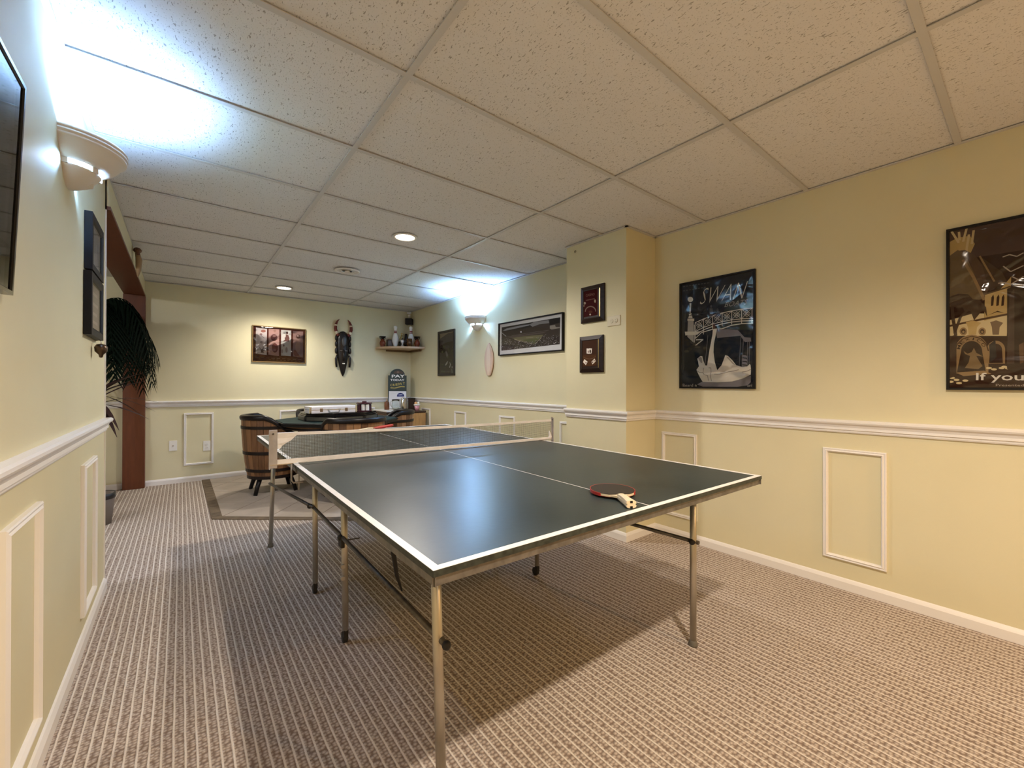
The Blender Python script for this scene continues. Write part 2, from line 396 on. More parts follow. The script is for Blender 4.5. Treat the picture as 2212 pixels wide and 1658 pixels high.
# ---------------------------------------------------------------- electrical plates
def plate(name, label, loc, rz, horiz=False, kind='outlet', m=whitem):
    t = thing(name, label, 'wall plate', loc, rz)      # local: x along wall, -y out of the wall
    w_, h = (.058, .037) if horiz else (.036, .058)
    MB().box((-w_, -.006, -h), (w_, 0, h), bev=.002).obj('cover_plate', m, t)
    d = mat('socket_shadow', (.05, .045, .04), .6)
    if kind == 'outlet':
        for s in (-1, 1):
            c = (s*.021, 0) if horiz else (0, s*.021)
            MB().lathe([(.0165, 0), (.0165, .003)], 20, 0, Matrix.Translation((c[0], -.006, c[1])) @ Matrix.Rotation(PI/2, 4, 'X')).obj('socket', m, t)
            mb = MB()
            for q in (-.006, .006):
                a = (c[0], c[1]+q) if horiz else (c[0]+q, c[1])
                mb.box((a[0]-(.004 if horiz else .001), -.0098, a[1]-(.001 if horiz else .004)), (a[0]+(.004 if horiz else .001), -.009, a[1]+(.001 if horiz else .004)))
            mb.obj('slots', d, t)
    else:
        MB().lathe([(.005, 0), (.005, .008)], 12, 0, Matrix.Translation((0, -.006, 0)) @ Matrix.Rotation(PI/2, 4, 'X')).obj('jack', mat('brass_jack', (.25, .18, .1), .4, metal=.8), t)
    return t
plate('cable_jack', 'white cable jack plate low on the back wall left of the panel moulding', (-.068, BY, .43), 0, kind='jack')
plate('wall_outlet', 'white upright double outlet overlapping the panel moulding on the back wall', (.243, BY, .402), 0)
plate('wall_outlet', 'beige sideways double outlet on the pillar beside the upper plaque', (PX, 1.953, 1.608), -PI/2, True, m=mat('almond_plastic', (.66, .60, .44), .35))
t = thing('screw_hook', 'tiny dark screw hook near the top of the pillar', 'hook', (PX, 2.335, 2.222), -PI/2)
MB().tube([(0, 0, 0), (0, -.012, 0), (.0, -.018, -.006), (0, -.014, -.014), (0, -.008, -.012)], .0022, 6).obj('hook_wire', blackm, t)

# ---------------------------------------------------------------- lights fittings
lens = mat('lit_lens', (1, .95, .85), .5, emit=(1, .86, .66), es=14)
for (x, y), lab in zip(CANS, ('lit round recessed ceiling light, the nearer and larger in view', 'lit round recessed ceiling light near the back wall', 'lit recessed ceiling light above the near end of the table')):
    t = thing('recessed_light', lab, 'ceiling light', (x, y, ZC))
    MB().lathe([(.072, 0), (.074, -.006), (.090, -.003), (.092, 0)], 32).obj('trim_ring', trimm, t)
    MB().lathe([(.0001, -.002), (.071, -.002)], 32, cap=False).obj('lens', lens, t)
t = thing('air_vent', 'round white ceiling air diffuser with dark slots', 'air vent', (1.30, 4.29, ZC))
MB().lathe([(.098, 0), (.122, -.004), (.118, -.012), (.098, -.014), (.090, -.004)], 36).obj('outer_ring', trimm, t)
MB().lathe([(.0001, -.003), (.092, -.003)], 32, cap=False).obj('duct_throat', blackm, t)
for r in (.072, .048): MB().lathe([(r, -.006), (r+.013, -.012), (r+.013, -.014), (r, -.009), (r, -.006)], 32).obj('louvre_ring', trimm, t)
MB().lathe([(.0001, -.014), (.024, -.014), (.026, -.008), (.02, -.004)], 24).obj('centre_cap', trimm, t)

plaster = mat('white_plaster', (.80, .75, .68), .5)
def sconce(loc, rz, label):
    t = thing('wall_sconce', label, 'wall lamp', loc, rz, None)   # local: bowl sticks out along -y, wall at y=0
    A0, A1 = PI, 2*PI
    prof = [(.132, .125), (.148, .166), (.152, .170), (.162, .170), (.166, .165), (.166, .160), (.161, .157), (.166, .153), (.166, .147), (.160, .144), (.163, .140), (.162, .134), (.154, .130), (.140, .108), (.118, .086), (.100, .077), (.093, .080), (.115, .095), (.132, .125)]
    MB().lathe(prof, 32, 0, None, A0, A1).obj('upper_bowl', plaster, t)
    lp = [(.0001, .0), (.03, .004), (.062, .022), (.084, .052), (.090, .060), (.091, .064), (.080, .066), (.074, .052), (.055, .030), (.0001, .012)]
    MB().lathe(lp, 28, 0, None, A0, A1).obj('lower_cup', plaster, t)
    for a in (-.04, -1.0, -2.14, -3.10):                      # ribs that leave slots between cup and bowl
        M = Matrix.Rotation(a, 4, 'Z')
        MB().box((.078, -.012, .060), (.097, .012, .084), 0, M).obj('rib', plaster, t)
    MB().lathe([(.02, .02), (.024, .05), (.024, .075), (.0001, .076)], 16, 0, Matrix.Translation((0, -.05, 0))).obj('bulb_base', plaster, t)
    MB().sphere((0, -.050, .096), .018, 8).obj('bulb', mat('lit_bulb', (1, 1, 1), .4, emit=(.75, .88, 1), es=60), t)
    return t
sconce((SC[0][0], SC[0][1], SC[0][3]), PI/2, 'white plaster half bowl wall lamp on the left wall')
sconce((SC[1][0], SC[1][1], SC[1][3]), -PI/2, 'white plaster half bowl wall lamp glowing on the far right wall')

# ---------------------------------------------------------------- artwork helper
def homog(src):                         # quad (TL,TR,BR,BL) of traced picture -> unit square
    import numpy as np
    dst = [(0, 0), (1, 0), (1, 1), (0, 1)]; A = []
    for (x, y), (u, v) in zip(src, dst):
        A.append([x, y, 1, 0, 0, 0, -u*x, -u*y, -u]); A.append([0, 0, 0, x, y, 1, -v*x, -v*y, -v])
    _, _, vt = np.linalg.svd(np.array(A, float)); Hm = vt[-1].reshape(3, 3)
    def f(p):
        q = Hm @ np.array([p[0], p[1], 1.0]); return (q[0]/q[2], q[1]/q[2])
    return f
class Art:
    """flat print: local x right, z up, facing -y; size W x H, origin at top-left; layers a hair apart"""
    def __init__(s, W, H, src=None, smax=1.0, y=0.0):
        s.W, s.H, s.mb, s.mats, s.y, s.k = W, H, MB(), [], y, 0
        hf = homog(src) if src else (lambda p: p)
        s.map = lambda p: (lambda q: (q[0]*smax, q[1]))(hf(p))
    def mi(s, c, rough=.8):
        m = pr(c, rough)
        if m not in s.mats: s.mats.append(m)
        return s.mats.index(m)
    def P(s, q): return (min(max(q[0], 0), 1)*s.W, -min(max(q[1], 0), 1)*s.H)
    def poly(s, pts, c, raw=False):
        s.k += 1; y = s.y-.00004*s.k
        q = [s.P(p if raw else s.map(p)) for p in pts]
        tri = tessellate_polygon([[Vector((a, b, 0)) for a, b in q]])
        s.mb.add([(a, y, b) for a, b in q], [tuple(t) for t in tri], s.mi(c)); return s
    def rect(s, u0, v0, u1, v1, c): return s.poly([(u0, v0), (u1, v0), (u1, v1), (u0, v1)], c, True)
    def line(s, pts, w_, c, closed=False):
        q = [Vector(s.P(s.map(p))) for p in pts]; s.k += 1; y = s.y-.00004*s.k
        if closed: q.append(q[0])
        for a, b in zip(q, q[1:]):
            d = b-a
            if d.length < 1e-6: continue
            n = Vector((-d.y, d.x)).normalized()*w_/2
            s.mb.add([(a.x+n.x, y, a.y+n.y), (a.x-n.x, y, a.y-n.y), (b.x-n.x, y, b.y-n.y), (b.x+n.x, y, b.y+n.y)], [(0, 1, 2, 3)], s.mi(c))
        return s
    def ell(s, c0, rx, ry, c, n=20, a0=0, a1=2*PI):
        return s.poly([(c0[0]+rx*math.cos(a0+(a1-a0)*i/n), c0[1]+ry*math.sin(a0+(a1-a0)*i/n)) for i in range(n if a1-a0 > 6.2 else n+1)], c)
    def text(s, txt, p0, p1, h, c, shear=0.0, raw=False, squash=None, bold=0.0):   # baseline p0 -> p1 (fit width), cap height h in metres
        cu = bpy.data.curves.new('txt', 'FONT'); cu.body = txt; cu.shear = shear; cu.offset = bold; cu.resolution_u = 2
        to = bpy.data.objects.new('txt', cu); COL.objects.link(to); bpy.context.view_layer.update()
        me = bpy.data.meshes.new_from_object(to.evaluated_get(bpy.context.evaluated_depsgraph_get()))
        bpy.data.objects.remove(to)
        xs = [v.co.x for v in me.vertices]; x0, x1 = min(xs), max(xs)
        a = Vector(s.P(p0 if raw else s.map(p0))); b = Vector(s.P(p1 if raw else s.map(p1)))
        e = (b-a); n = Vector((-e.y, e.x)).normalized(); s.k += 1; y = s.y-.00004*s.k; vs = []
        for v in me.vertices:
            q = a+e*((v.co.x-x0)/(x1-x0))+n*(v.co.y/.72*h); vs.append((q.x, y, q.y))
        s.mb.add(vs, [tuple(f.vertices) for f in me.polygons], s.mi(c)); bpy.data.meshes.remove(me); return s
    def obj(s, parent, name='print'):
        me = bpy.data.meshes.new(name); me.from_pydata(s.mb.v, [], s.mb.f)
        for m in s.mats: me.materials.append(m)
        me.polygons.foreach_set('material_index', s.mb.m)
        o = bpy.data.objects.new(name, me); COL.objects.link(o); o.parent = parent; return o
def frame(t, W, H, fw, fd, m, cover=None, back=.004, mi_y=0.0):
    """frame bars as one mitred ring, backing board and cover; local top-left origin"""
    prof = [(0, 0), (fd, 0), (fd, fw*.75), (fd*.82, fw), (0, fw)]
    O = Vector((0, -1, 0)); U = Vector((0, 0, 1)); X = Vector((1, 0, 0))
    c = [((0, 0, -H), X+U), ((W, 0, -H), -X+U), ((W, 0, 0), -X-U), ((0, 0, 0), X-U)]
    MB().sweep(prof, [(q, O, d) for q, d in c], closed=True).obj('frame', m, t)
    MB().box((fw*.5, -back, -H+fw*.5), (W-fw*.5, -.0005, -fw*.5)).obj('backing', blackm, t)
    if cover:
        yy = -fd*.8
        MB().add([(fw*.8, yy, -H+fw*.8), (W-fw*.8, yy, -H+fw*.8), (W-fw*.8, yy, -fw*.8), (fw*.8, yy, -fw*.8)], [(0, 1, 2, 3)]).raw('clear_cover', cover, t)

CREAM, DK, GR = (.95, .87, .75), (.018, .020, .032), (.30, .27, .29)
# --- swan boat poster on the right wall
t = thing('framed_poster', 'dark framed night poster of a white swan boat under a lattice footbridge', 'poster', (RX-.001, 1.632, 1.876), -PI/2)
W, H = .516, .769
frame(t, W, H, .013, .018, blackm, COVER)
a = Art(W, H, [(75, 205), (1062, 10), (1068, 1588), (72, 1582)], y=-.005)
a.rect(.02, .014, .98, .986, DK)
a.poly([(90, 1050), (300, 960), (480, 900), (640, 880), (1050, 830), (1050, 1500), (90, 1500)], (.012, .014, .024))
a.poly([(600, 640), (700, 470), (820, 400), (950, 368), (1048, 385), (1048, 800), (600, 840)], (.045, .052, .048))
a.poly([(95, 470), (140, 520), (150, 640), (120, 900), (128, 1300), (105, 1380), (92, 1000), (84, 700)], (.055, .052, .055))
for i in range(16):
    x, y = 150+random.random()*290, 930+random.random()*170
    a.ell((x, y), 22+random.random()*25, 14+random.random()*14, (.07, .055, .05) if i % 2 else (.03, .026, .026), 9)
a.ell((208, 408), 36, 34, CREAM); a.poly([(198, 458), (221, 455), (213, 585), (197, 585)], CREAM); a.poly([(188, 598), (222, 588), (222, 610), (190, 616)], CREAM)
a.poly([(178, 655), (192, 622), (228, 618), (236, 655)], CREAM); a.poly([(170, 662), (258, 660), (258, 690), (170, 690)], CREAM); a.poly([(176, 692), (250, 690), (250, 975), (222, 950), (168, 900)], (.58, .51, .45))
a.poly([(135, 832), (350, 828), (300, 872), (142, 882)], CREAM)
top = [(270, 715), (380, 665), (500, 622), (625, 586), (750, 560), (880, 538), (1015, 523), (1046, 520)]
bot = [(275, 828), (380, 778), (500, 732), (625, 700), (750, 678), (880, 664), (1015, 658), (1046, 658)]
a.line(top, .0055, CREAM); a.line(bot, .0045, CREAM)
a.line([(290, 860), (400, 800), (500, 764), (625, 730), (750, 706), (880, 692), (1046, 688)], .006, CREAM)
a.line([(360, 842), (500, 800), (620, 795), (750, 748), (880, 728), (1046, 720)], .006, CREAM)
for (x0, y0), (x1, y1) in zip(top, bot): a.line([(x0, y0), (x1 if x0 < 1040 else x0, y1+(60 if 400 < x0 < 1040 else 90))], .0045, CREAM)
for i in range(6):
    (ax, ay), (bx, by), (cx, cy), (dx, dy) = top[i], top[i+1], bot[i], bot[i+1]
    a.line([(ax, ay), (dx, dy)], .0022, CREAM); a.line([(bx, by), (cx, cy)], .0022, CREAM)
    mx, my = (ax+dx)/2, (ay+dy+by+cy)/4; rx, ry = (bx-ax)*.34, (cy-ay)*.36
    a.line([(mx-rx, my), (mx, my-ry), (mx+rx, my), (mx, my+ry)], .0022, CREAM, True); a.line([(mx-rx*.5, my), (mx, my-ry*.5), (mx+rx*.5, my), (mx, my+ry*.5)], .002, CREAM, True)
a.line([(262, 740), (262, 975)], .004, CREAM); a.line([(270, 925), (360, 840)], .005, CREAM); a.line([(278, 940), (378, 936), (278, 1012)], .007, CREAM)
a.ell((482, 500), 13, 20, (.13, .12, .13)); a.poly([(462, 525), (500, 525), (505, 625), (458, 640)], (.13, .12, .13)); a.ell((566, 548), 15, 22, (.10, .095, .10)); a.poly([(540, 575), (592, 565), (600, 600), (540, 615)], (.10, .095, .10))
a.poly([(548, 812), (700, 800), (830, 812), (862, 842), (920, 908), (1000, 912), (1006, 962), (925, 970), (862, 886), (560, 916)], GR)
for l in ([(440, 880), (402, 1272)], [(872, 905), (850, 1290)], [(905, 930), (888, 1290)], [(962, 955), (955, 1290)], [(985, 955), (980, 1280)]): a.line(l, .0035, (.24, .22, .24))
for i in range(4):
    y = 1135+i*46; a.poly([(888, y), (945, y+10), (962, y+42), (885, y+34)], GR)
swan = [(505, 800), (560, 790), (540, 890), (518, 1000), (514, 1100), (530, 1230), (563, 1340), (620, 1275), (655, 1180), (668, 1142), (700, 1150), (760, 1208), (812, 1275), (900, 1300), (958, 1290), (985, 1260), (1000, 1270), (1005, 1330), (1003, 1400), (900, 1450), (760, 1490), (560, 1502), (372, 1495), (338, 1440), (300, 1362), (290, 1335), (322, 1290), (312, 1230), (300, 1190), (340, 1155), (366, 1155), (380, 1212), (405, 1278), (430, 1280), (445, 1180), (460, 1080), (485, 950), (500, 870)]
a.poly([(298, 1530), (360, 1495), (560, 1505), (760, 1492), (1003, 1410), (1003, 1500), (960, 1540), (820, 1562), (760, 1582), (540, 1575), (400, 1570)], GR)
a.poly(swan, CREAM); a.poly([(503, 742), (530, 730), (540, 790), (512, 800)], (.16, .07, .05))
BRN = (.34, .27, .22)
a.poly([(312, 1185), (345, 1165), (360, 1180), (368, 1240), (350, 1245)], (.50, .42, .34)); a.poly([(682, 1165), (705, 1165), (800, 1270), (770, 1262)], (.50, .42, .34))
for l in ([(385, 1310), (375, 1370), (392, 1402), (435, 1410), (448, 1480)], [(450, 1310), (480, 1310), (482, 1370), (470, 1400), (488, 1485)], [(300, 1352), (330, 1370), (378, 1374)], [(525, 1392), (600, 1390), (700, 1365), (780, 1350), (845, 1335)], [(888, 1365), (950, 1355), (1003, 1330)]): a.line(l, .0035, BRN)
a.text('SWAN', (335, 478), (960, 392), .118, (.82, .76, .64), .5, bold=-.018); a.text('BOATS', (655, 512), (965, 472), .034, (.50, .47, .42), .4)
a.text('Board n', (110, 1562), (292, 1562), .024, (.62, .57, .50)); a.text('oard', (960, 1560), (1022, 1556), .018, (.45, .40, .36), .3)
for r, (y0, y1) in enumerate(((243, 190), (298, 240))):
    for i in range(9-r): 
        u = 115+i*39; yy = y0+(y1-y0)*i/9; a.line([(u, yy), (u+27, yy-4)], .007, (.12, .115, .12))
a.obj(t)
# --- sepia village poster at the right edge of view
t = thing('framed_poster', 'brown and gold framed poster with archways and the words If you', 'poster', (RX-.001, .268, 1.876), -PI/2)
W, H = .51, .766
frame(t, W, H, .011, .018, blackm, COVER)
a = Art(W, H, [(248, 215), (874, 88), (874, 1508), (268, 1508)], smax=.459, y=-.005)
a.rect(.02, .014, .98, .986, (.045, .018, .010))
a.rect(.02, .014, .46, .20, (.10, .055, .045)); a.rect(.46, .014, .98, .20, (.07, .04, .03))
G1, G2, G3, G4 = (.60, .42, .17), (.75, .60, .33), (.19, .125, .06), (.35, .22, .10)
a.poly([(262, 320), (335, 280), (440, 260), (480, 330), (440, 420), (400, 380), (330, 390), (262, 450)], G1)
for l in ([(290, 225), (350, 320)], [(350, 228), (356, 300)], [(412, 200), (385, 310)], [(432, 250), (410, 400)], [(470, 215), (455, 330)]): a.line(l, .008, G2)
a.poly([(262, 440), (340, 380), (400, 400), (470, 560), (560, 780), (262, 850)], G3)
a.poly([(400, 380), (480, 420), (640, 640), (560, 760), (470, 560)], (.12, .07, .045)); a.poly([(520, 430), (700, 560), (740, 640), (600, 720)], (.085, .05, .03))
a.line([(385, 460), (470, 600), (560, 790)], .010, G4); a.line([(520, 430), (640, 640)], .006, G4)
a.poly([(565, 745), (690, 700), (775, 600), (760, 900), (740, 1010), (560, 960)], G1); a.line([(565, 745), (770, 680)], .006, (.10, .05, .02))
for x in (612, 655, 695): a.poly([(x, 840), (x+4, 770), (x+20, 745), (x+26, 770), (x+20, 835)], (.055, .025, .015))
a.poly([(590, 915), (665, 878), (720, 895), (660, 888)], (.055, .025, .015))
a.poly([(265, 960), (470, 900), (560, 900), (560, 960), (750, 910), (740, 1080), (265, 1080)], G2); a.line([(265, 1005), (500, 955), (750, 905)], .009, (.10, .05, .025))
for cx, w_ in ((470, 66), (655, 56)):
    c = G1 if cx == 470 else (.22, .14, .08)
    a.poly([(cx-w_*.85, 970), (cx, 955), (cx+w_, 975), (cx+w_*.5, 1010), (cx+w_*.4, 1070), (cx-w_*.5, 1070), (cx-w_*.6, 1010)], c)
for cx, s in ((395, 1), (545, -1)):
    a.ell((cx, 1045), 30, 32, G4); a.ell((cx, 1045), 18, 20, (.07, .035, .02)); a.ell((cx, 1048), 9, 10, G4)
def arch(cx, cy, r, c, inner, by, ci):
    a.poly([(cx+r*math.cos(PI+PI*i/16), cy+r*math.sin(PI+PI*i/16)) for i in range(17)]+[(cx+r, by), (cx-r, by)], c)
    a.poly([(cx+inner*math.cos(PI+PI*i/16), cy+inner*math.sin(PI+PI*i/16)) for i in range(17)]+[(cx+r-18, by-4), (cx-r+18, by-4)], ci)
arch(655, 1190, 72, G4, 48, 1300, (.045, .02, .015)); a.poly([(610, 1290), (600, 1150), (650, 1110), (660, 1250)], (.05, .04, .035))
arch(462, 1205, 134, G4, 84, 1380, (.05, .028, .018))
a.line([(332, 1200), (345, 1150), (390, 1105), (462, 1082), (535, 1102), (580, 1150), (595, 1200)], .004, (.08, .035, .015))
for ch, an in zip('MEXICO', (158, 134, 108, 84, 60, 33)):
    r = 95; x, y = 462+r*math.cos(math.radians(an)), 1208-r*math.sin(math.radians(an)); q = math.radians(90-an); hw_ = 5 if ch == 'I' else 17; d = (math.cos(q)*hw_, math.sin(q)*hw_)
    a.text(ch, (x-d[0], y-d[1]), (x+d[0], y+d[1]), .0115, (.05, .02, .01), bold=.01)
a.poly([(480, 1175), (500, 1215), (555, 1245), (500, 1240), (520, 1275), (550, 1320), (515, 1345), (410, 1335), (440, 1290), (450, 1240), (410, 1225), (398, 1200), (430, 1222), (462, 1210)], (.26, .17, .08))
a.poly([(340, 1372), (560, 1355), (620, 1380), (400, 1400)], G4)
for x, y in ((310, 1415), (345, 1430), (300, 1445), (365, 1455), (415, 1435), (600, 1335), (640, 1345), (700, 1335), (750, 1336), (720, 1325)): a.ell((x, y), 24, 9, G2, 10)
a.ell((360, 800), 95, 55, (.085, .045, .025)); a.poly([(440, 780), (520, 790), (575, 850), (585, 930), (560, 880), (540, 880), (480, 955), (450, 880), (400, 880), (380, 830)], (.085, .045, .025))
a.poly([(275, 780), (350, 740), (430, 745), (470, 785), (400, 830), (280, 820)], (.085, .045, .025))
a.line([(300, 800), (310, 930), (335, 1080)], .011, (.085, .045, .025)); a.line([(440, 860), (370, 930), (325, 1060)], .009, (.085, .045, .025)); a.poly([(275, 1090), (340, 1070), (345, 1400), (275, 1420)], (.06, .03, .02))
a.poly([(742, 700), (874, 640), (874, 1400), (742, 1340)], (.05, .022, .014)); a.poly([(760, 750), (800, 700), (800, 1300), (740, 1300)], (.09, .055, .04)); a.poly([(835, 1150), (874, 1130), (874, 1290), (845, 1300)], (.16, .09, .045))
for l in ([(705, 440), (760, 420), (820, 435), (874, 405)], [(710, 515), (770, 560), (874, 510)], [(670, 655), (720, 650), (770, 665), (874, 600)], [(780, 600), (830, 625), (874, 615)], [(800, 670), (862, 672)]): a.line(l, .0045, (.55, .46, .38))
a.text('If you', (498, 1430), (874, 1430), .034, (.86, .80, .70), bold=.012); a.text('Presented', (655, 1478), (874, 1478), .011, (.45, .36, .28))
a.obj(t)
# --- wide stadium photograph
t = thing('framed_photograph', 'wide black framed stadium photograph with white mat', 'picture', (WX-.001, 3.775, 1.822), -PI/2)
t.rotation_euler[1] = 0.006
W, H = 1.01, .363
frame(t, W, H, .012, .03, blackm, GLAZE, back=.012)
a = Art(W, H, [(40, 470), (2095, 95), (2080, 1300), (20, 1440)], y=-.0135)
a.rect(.01, .02, .99, .98, (.62, .62, .63))
a.poly([(110, 580), (1985, 255), (1960, 1095), (92, 1285)], (.055, .045, .04))
a.poly([(110, 580), (1985, 255), (1980, 360), (1600, 430), (1000, 560), (700, 640), (110, 700)], (.035, .033, .033))
a.poly([(140, 680), (260, 610), (700, 520), (1000, 480), (960, 520), (600, 600), (220, 680)], (.27, .28, .30)); a.poly([(980, 490), (1130, 410), (1600, 350), (1620, 440), (1300, 480), (1080, 560)], (.22, .22, .23))
a.poly([(1640, 315), (1985, 258), (1978, 420), (1625, 505)], (.012, .012, .014)); a.poly([(1640, 520), (1810, 490), (1830, 560), (1960, 560), (1965, 590), (1700, 640), (1640, 610)], (.26, .24, .21))
a.poly([(250, 860), (1560, 700), (1400, 760), (860, 830), (400, 900)], (.10, .08, .07)); a.line([(110, 740), (245, 850)], .006, (.45, .45, .46)); a.line([(420, 830), (860, 760), (1600, 660)], .003, (.16, .14, .13))
a.poly([(420, 900), (860, 840), (1430, 800), (1370, 880), (1180, 1090), (1080, 1095), (560, 950)], (.16, .15, .085)); a.poly([(760, 960), (1250, 900), (1330, 900), (1180, 1060), (1080, 1075)], (.11, .12, .055))
a.line([(500, 940), (760, 1010), (1080, 1090), (1160, 1095), (1360, 885)], .006, (.36, .32, .23)); a.line([(1460, 830), (1520, 780)], .004, (.2, .19, .17)); a.line([(870, 895), (1100, 880)], .004, (.3, .27, .2))
rr = random.Random(3)
for i in range(420):
    u = rr.random(); lo = .62+.30*abs(u-.45)*-.6+(.12 if u < .3 else 0)
    v = .58+rr.random()*.33
    x = 110+u*1850; ytop = 900+(u*-100)+150*math.sin(u*PI)*(1 if .15 < u < .6 else .2); yy = ytop+rr.random()*(1270-190*u-ytop)
    g = rr.choice((.10, .16, .25, .35, .05, .03)); a.ell((x, yy), 7+rr.random()*9, 6+rr.random()*9, (g, g*.92, g*.9), 5)
a.poly([(720, 700), (770, 690), (780, 740), (730, 745)], (.38, .36, .34)); a.line([(870, 1265), (1060, 1245)], .002, (.45, .44, .43))
a.poly([(1790, 1050), (1830, 1070), (1900, 1000), (1880, 1060), (1800, 1085)], (.4, .38, .36)); a.obj(t)
# --- narrow dark photograph
t = thing('framed_photograph', 'narrow dark sepia framed photograph left of the glowing wall lamp', 'picture', (WX-.001, 5.21, 1.87), -PI/2)
W, H = .45, .615
frame(t, W, H, .032, .02, mat('dark_brown_frame', (.03, .022, .014), .4), GLAZE)
a = Art(W, H, [(120, 250), (605, 160), (595, 1530), (115, 1550)], y=-.005)
a.rect(.05, .04, .95, .96, (.075, .062, .045)); a.poly([(165, 300), (565, 222), (565, 260), (400, 290), (240, 400), (165, 450)], (.30, .24, .16))
a.poly([(165, 450), (240, 400), (400, 290), (565, 260), (565, 520), (350, 560), (165, 660)], (.12, .10, .085)); a.ell((230, 800), 95, 75, (.02, .014, .008)); a.ell((370, 700), 70, 60, (.10, .082, .065))
a.poly([(320, 820), (360, 830), (400, 940), (380, 1030), (340, 960)], (.2, .165, .14)); a.poly([(305, 1230), (350, 1150), (400, 1100), (375, 1190), (330, 1245)], (.42, .37, .31)); a.poly([(440, 1130), (480, 1210), (450, 1310), (425, 1300), (450, 1220)], (.42, .37, .31)); a.ell((512, 1290), 14, 30, (.33, .29, .24))
for i in range(40): a.ell((180+rr.random()*370, 480+rr.random()*950), 8+rr.random()*22, 8+rr.random()*22, (.05+.08*rr.random(),)*2+(.05,), 7)
a.line([(200, 1420), (480, 1412)], .004, (.17, .15, .11)); a.poly([(480, 1330), (520, 1340), (545, 1465), (500, 1470)], (.16, .14, .11)); a.obj(t)
# --- four panel picture on the back wall
t = thing('framed_picture', 'brass framed maroon picture with four upright panels on the back wall', 'picture', (.698, BY-.001, 1.878))
t.rotation_euler[1] = .008
W, H = .618, .462
frame(t, W, H, .012, .02, mat('dull_brass_frame', (.36, .25, .12), .3, metal=.8), COVER)
a = Art(W, H, [(335, 325), (1935, 460), (1910, 1475), (320, 1395)], y=-.005)
a.rect(.01, .01, .99, .99, (.075, .018, .014))
pans = [([(442, 400), (770, 440), (758, 1205), (435, 1165)], (.55, .50, .50)), ([(820, 432), (1135, 458), (1118, 1240), (808, 1195)], (.42, .26, .24)), ([(1188, 470), (1492, 490), (1475, 1250), (1182, 1225)], (.55, .54, .52)), ([(1548, 500), (1850, 525), (1835, 1290), (1535, 1255)], (.27, .17, .16))]
for p, c in pans: a.poly(p, c)
a.ell((660, 505), 75, 40, (.30, .13, .11)); a.ell((590, 600), 40, 30, (.24, .15, .15)); a.line([(590, 630), (690, 710)], .006, (.2, .16, .17)); a.ell((600, 830), 40, 35, (.30, .25, .25))
a.poly([(515, 930), (600, 1040), (640, 1030), (685, 930), (650, 1060), (740, 1085), (650, 1100), (690, 1140), (580, 1140), (590, 1070), (460, 1052), (580, 1045)], (.10, .07, .07))
a.ell((1000, 500), 42, 45, (.34, .20, .17)); a.ell((975, 700), 95, 100, (.15, .05, .05)); a.ell((985, 650), 55, 25, (.33, .2, .18)); a.ell((1000, 1000), 90, 140, (.15, .05, .05)); a.ell((1000, 1060), 45, 30, (.30, .14, .13))
a.ell((1368, 560), 32, 38, (.10, .05, .05)); a.poly([(1330, 600), (1400, 620), (1438, 720), (1420, 815), (1240, 812), (1300, 760), (1290, 700), (1320, 690)], (.13, .06, .06)); a.ell((1345, 1060), 35, 80, (.32, .26, .26)); a.ell((1265, 930), 20, 35, (.16, .09, .09)); a.ell((1215, 1100), 25, 60, (.33, .28, .27))
a.ell((1700, 670), 60, 60, (.10, .05, .05)); a.ell((1690, 650), 22, 22, (.40, .30, .28)); a.ell((1690, 980), 80, 150, (.36, .22, .17)); a.poly([(1560, 1050), (1620, 1080), (1760, 1270), (1600, 1255), (1550, 1180)], (.20, .08, .06))
for x in range(9): a.line([(420+x*158, 1268+x*10), (520+x*158, 1275+x*10)], .005, (.26, .17, .14)); a.line([(820+x*110, 1335+x*8), (880+x*110, 1340+x*8)], .004, (.24, .15, .12))
a.obj(t)
